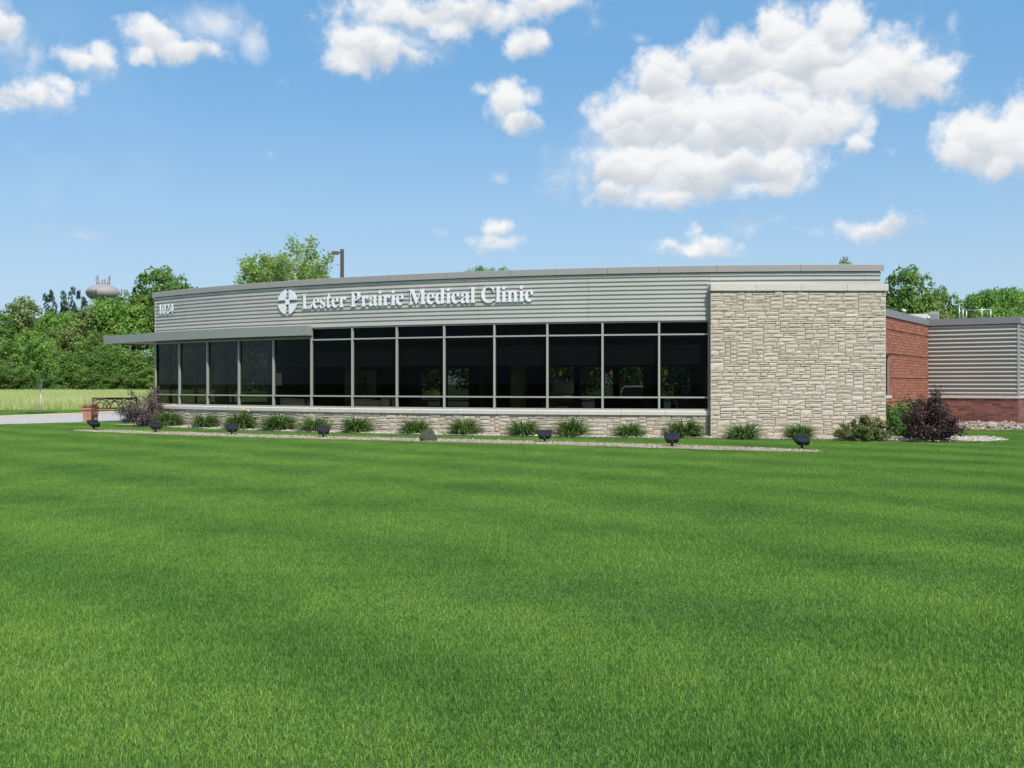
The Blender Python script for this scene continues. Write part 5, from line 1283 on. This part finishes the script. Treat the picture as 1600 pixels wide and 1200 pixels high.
mb = MB(); mb.box(.28, .55, -.412, -.401, .3, .6); mb.build('grille', M['coping_dark'], e_, local=True)
def small_cam(name, label, loc, rz, cat, m):
    r_ = empty(name, loc, label, cat, rz=R_(rz))
    mb = MB(); mb.box(-.05, .05, -.05, .05, -.04, .06); mb.build('bracket', M['black'], r_, local=True)
    mb = MB(); mb.tube([(0, -.02, .04), (.02, -.09, .06), (.03, -.18, .02)], [.03, .045, .035], 10); mb.build('head', m, r_, local=True)
    return r_
q = fbw(LBW-4.4, WT+.03, -.02); small_cam('wall_camera', 'small white security camera on the coping above the brick wall', q, 30, 'camera', M['white'])
q = ffr(0.0, WT+.03, -.12); small_cam('roof_floodlight', 'small white roof floodlight at the inner corner of the coping', q, -30, 'floodlight', M['white'])

# ------------------------------------------------------------------ inside: things seen dimly through the glass
amber = bpy.data.materials.new('amber_lamp_glow'); amber.use_nodes = True
pb = amber.node_tree.nodes['Principled BSDF']; pb.inputs['Base Color'].default_value = srgb(220,150,60); pb.inputs['Emission Color'].default_value = srgb(255,170,70); pb.inputs['Emission Strength'].default_value = 0.25
for x, dd, lab in ((876, 4.5, 'small amber pendant lamp inside the fourth window from the stone wall'), (955, 4.5, 'small amber pendant lamp inside the middle of the right windows'), (1040, 4.5, 'small amber pendant lamp inside the window next to the stone wall')):
    t = theta(x, RAD-dd); p = arc(t, RAD-dd, 3.3); r_ = empty('pendant_lamp', p, lab, 'lamp', 'pendant lamps in the waiting room')
    mb = MB(); mb.tube([(0, 0, 0), (0, 0, -1.22)], .008, 6); mb.build('cord', M['black'], r_, local=True)
    mb = MB(); mb.lathe([(.02, -1.24), (.05, -1.30), (.055, -1.36), (.04, -1.40)], n=14); mb.build('lamp_shade', amber, r_, local=True)
M['wood'] = material('light_wood', srgb(176,130,82), 0.6, .12, 6); M['paper'] = material('pale_board', srgb(196,190,172), .9); M['uph'] = material('tan_upholstery', srgb(170,128,84), .9)
def chair(x, dd, rz, lab):
    p = arc(theta(x, RAD-dd), RAD-dd, .1); r_ = empty('waiting_chair', p, lab, 'chair', 'chairs in the waiting room', rz=rz)
    mb = MB(); mb.box(-.28, .28, -.27, .27, .36, .46); mb.build('seat', M['uph'], r_, local=True)
    mb = MB(); mb.add([(-.28,.22,.46),(.28,.22,.46),(.28,.28,.46),(-.28,.28,.46),(-.25,.30,.92),(.25,.30,.92),(.25,.36,.92),(-.25,.36,.92)], [(3,2,1,0),(4,5,6,7),(0,1,5,4),(1,2,6,5),(2,3,7,6),(3,0,4,7)]); mb.build('backrest', M['uph'], r_, local=True)
    for a in (-1, 1):
        for b in (-1, 1): mb = MB(); mb.tube([(a*.24, b*.22, 0), (a*.24, b*.22, .37)], .018, 6); mb.build('leg', M['wood'], r_, local=True)
for x, dd, rz, lab in ((862, 1.6, 2.9, 'tan chair back showing above the sill in the window before the pendant lamps'), (905, 3.2, 2.6, 'tan waiting chair deeper in the room behind the first pendant lamp'), (1072, 1.5, 3.2, 'tan chair back showing above the sill beside the stone wall'), (660, 2.2, 3.0, 'tan chair inside the window behind the dark rock'), (515, 3.0, .4, 'tan chair beside the column past the canopy end')):
    chair(x, dd, rz, lab)
def carton(x, dd, w, h, lab):
    p = arc(theta(x, RAD-dd), RAD-dd, .1); r_ = empty('display_box', p, lab, 'box', 'pale boxes on the low shelf', rz=theta(x)*-1)
    mb = MB(); mb.box(-w/2, w/2, -.15, .15, 0, h); mb.build('body', M['paper'], r_, local=True); mb = MB(); mb.box(-w/2-.01, w/2+.01, -.16, .16, h, h+.03); mb.build('lid', M['paper'], r_, local=True)
for x, w, h, lab in ((450, .42, .98, 'pale box behind the sill beneath the canopy end, taller of the pair'), (472, .40, .95, 'pale box behind the sill next to the canopy end mullion'), (566, .5, .96, 'wide pale box behind the sill just past the first open window'), (588, .3, .92, 'narrow pale box between two wider boxes behind the sill'), (606, .34, 1.0, 'pale upright box behind the sill by the mullion')): carton(x, .55, w, h, lab)
ea = empty('display_easel', arc(theta(570, RAD-1.6), RAD-1.6, .1), 'dark tripod easel with a pale board inside the window past the canopy', 'easel', rz=-theta(570))
for a, b in (((-.28, -.1), (0, 0)), ((.28, -.1), (0, 0)), ((0, .4), (0, 0))):
    mb = MB(); mb.tube([(a[0], a[1], 0), (0, 0, 1.75)], .016, 6); mb.build('leg', M['black'], ea, local=True)
mb = MB(); mb.box(-.42, .42, .06, .08, .55, 1.95); mb.build('board', M['paper'], ea, local=True)
sg = MB(); pane_box(sg, arc(theta(428.5, RAD-.08), RAD-.08, 0), arc(theta(440, RAD-.08), RAD-.08, 0), 1.55, 1.98, 0.0, .004); o = sg.build('window_notice', M['paper']); tag(o, 'pale paper notice inside the last window under the canopy', 'notice')

# ------------------------------------------------------------------ parked cars behind the building
def car_paint(n, c): return material(n, c, .25, 0, 1, metal=.3)
M['car_glass'] = material('car_window', srgb(24,28,32), .06); M['rim'] = material('alloy_rim', srgb(170,172,176), .3, metal=.8); M['lamp_red'] = material('tail_lamp', srgb(150,24,22), .2); M['lamp_clear'] = material('head_lamp', srgb(220,224,228), .1)
def car(x, y, rz, paint, tall, lab):
    r_ = empty('parked_car', (x, y, .01), lab, 'car', 'cars parked behind the clinic', rz=rz)
    h = 1.48+.28*tall; b0 = .24+.05*tall; belt = .92+.14*tall
    st = [(-2.25,b0+.1,belt-.18,.72),(-2.1,b0,belt-.06,.84),(-1.4,b0,belt,.89),(0,b0,belt+.0,.9),(1.2,b0,belt-.02,.89),(1.9,b0,belt-.16,.85),(2.2,b0+.04,belt-.28,.74),(2.28,b0+.12,belt-.42,.6)]
    mb = MB(); vs = []; k = 8
    for (u, z0, z1, hw) in st: vs += [(u, -hw*.92, z0), (u, hw*.92, z0), (u, hw, z0+.2), (u, hw*.99, z1-.12), (u, hw*.9, z1), (u, -hw*.9, z1), (u, -hw*.99, z1-.12), (u, -hw, z0+.2)]
    mb.add(vs, [(i*k+j, (i+1)*k+j, (i+1)*k+(j+1) % k, i*k+(j+1) % k) for i in range(len(st)-1) for j in range(k)]+[tuple(range(k)), tuple((len(st)-1)*k+j for j in range(k-1, -1, -1))], smooth=True); body = mb.build('body', paint, r_, local=True)
    back = -2.0 if tall else -1.75
    gs = [(back,belt-.03,.78),(back+.35,h-.08,.66),(back+.9,h,.66),(.1,h-.01,.66),(.45,h-.08,.66),(1.25,belt-.02,.78)]
    mb = MB(); n = len(gs); vs = [(u, -w, z) for u, z, w in gs]+[(u, w, z) for u, z, w in gs]; mb.add(vs, [tuple(range(n)), tuple(range(2*n-1, n-1, -1))]+[(i+1, i, n+i, n+i+1) for i in range(n-1)]+[(0, n-1, 2*n-1, n)]); mb.build('cabin_glass', M['car_glass'], r_, local=True)
    mb = MB(); mb.hexa([(back+.33,-.67,h-.075),(.46,-.67,h-.075),(.46,.67,h-.075),(back+.33,.67,h-.075),(back+.6,-.6,h+.015),(.2,-.6,h+.015),(.2,.6,h+.015),(back+.6,.6,h+.015)]); mb.build('roof', paint, r_, local=True)
    for sy in (-1, 1):
        mb = MB()
        for (u0, z0_, u1, z1_) in ((1.24, belt, .44, h-.06), (-.35, belt, -.4, h-.04), (back+.02, belt, back+.36, h-.06)): mb.tube([(u0, sy*.785, z0_), (u1, sy*.67, z1_)], .03, 6)
        mb.build('pillars', paint, body, local=True)
        mb = MB(); mb.box(-2.24, -2.1, sy*.68-.1, sy*.68+.1, belt-.3, belt-.12); mb.build('tail_light', M['lamp_red'], r_, local=True)
        mb = MB(); mb.box(2.08, 2.24, sy*.6-.14, sy*.6+.14, belt-.42, belt-.3); mb.build('headlight', M['lamp_clear'], r_, local=True)
        for u in (-1.4, 1.42):
            mb = MB(); mb.tube([(u, sy*.70, .33), (u, sy*.92, .33)], .33, 20, smooth=False); w_ = mb.build('wheel', M['rubber'], r_, local=True)
            mb = MB(); mb.tube([(u, sy*.90, .33), (u, sy*.93, .33)], .21, 14, smooth=False); mb.build('rim', M['rim'], w_, local=True)
for x, y, rz, c, tall, lab in ((-7.6,60,R_(80),srgb(150,24,26),1,'red tall car parked behind the clinic, seen through the windows under the canopy'),(3.0,62,R_(95),srgb(54,56,60),1,'dark grey tall car parked behind the middle windows'),(7.4,60,R_(75),srgb(196,198,202),0,'silver car seen through the windows before the pendant lamps'),(10.6,61,R_(90),srgb(36,38,44),0,'black low car seen through the glass between two pendant lamps'),(14.0,60,R_(70),srgb(120,124,130),1,'mid grey tall car seen through the glass by the stone wall'),(0.2,63,R_(100),srgb(214,216,218),1,'white tall car parked behind the middle partition')):
    car(x, y, rz, car_paint('car_paint', c), tall, lab)
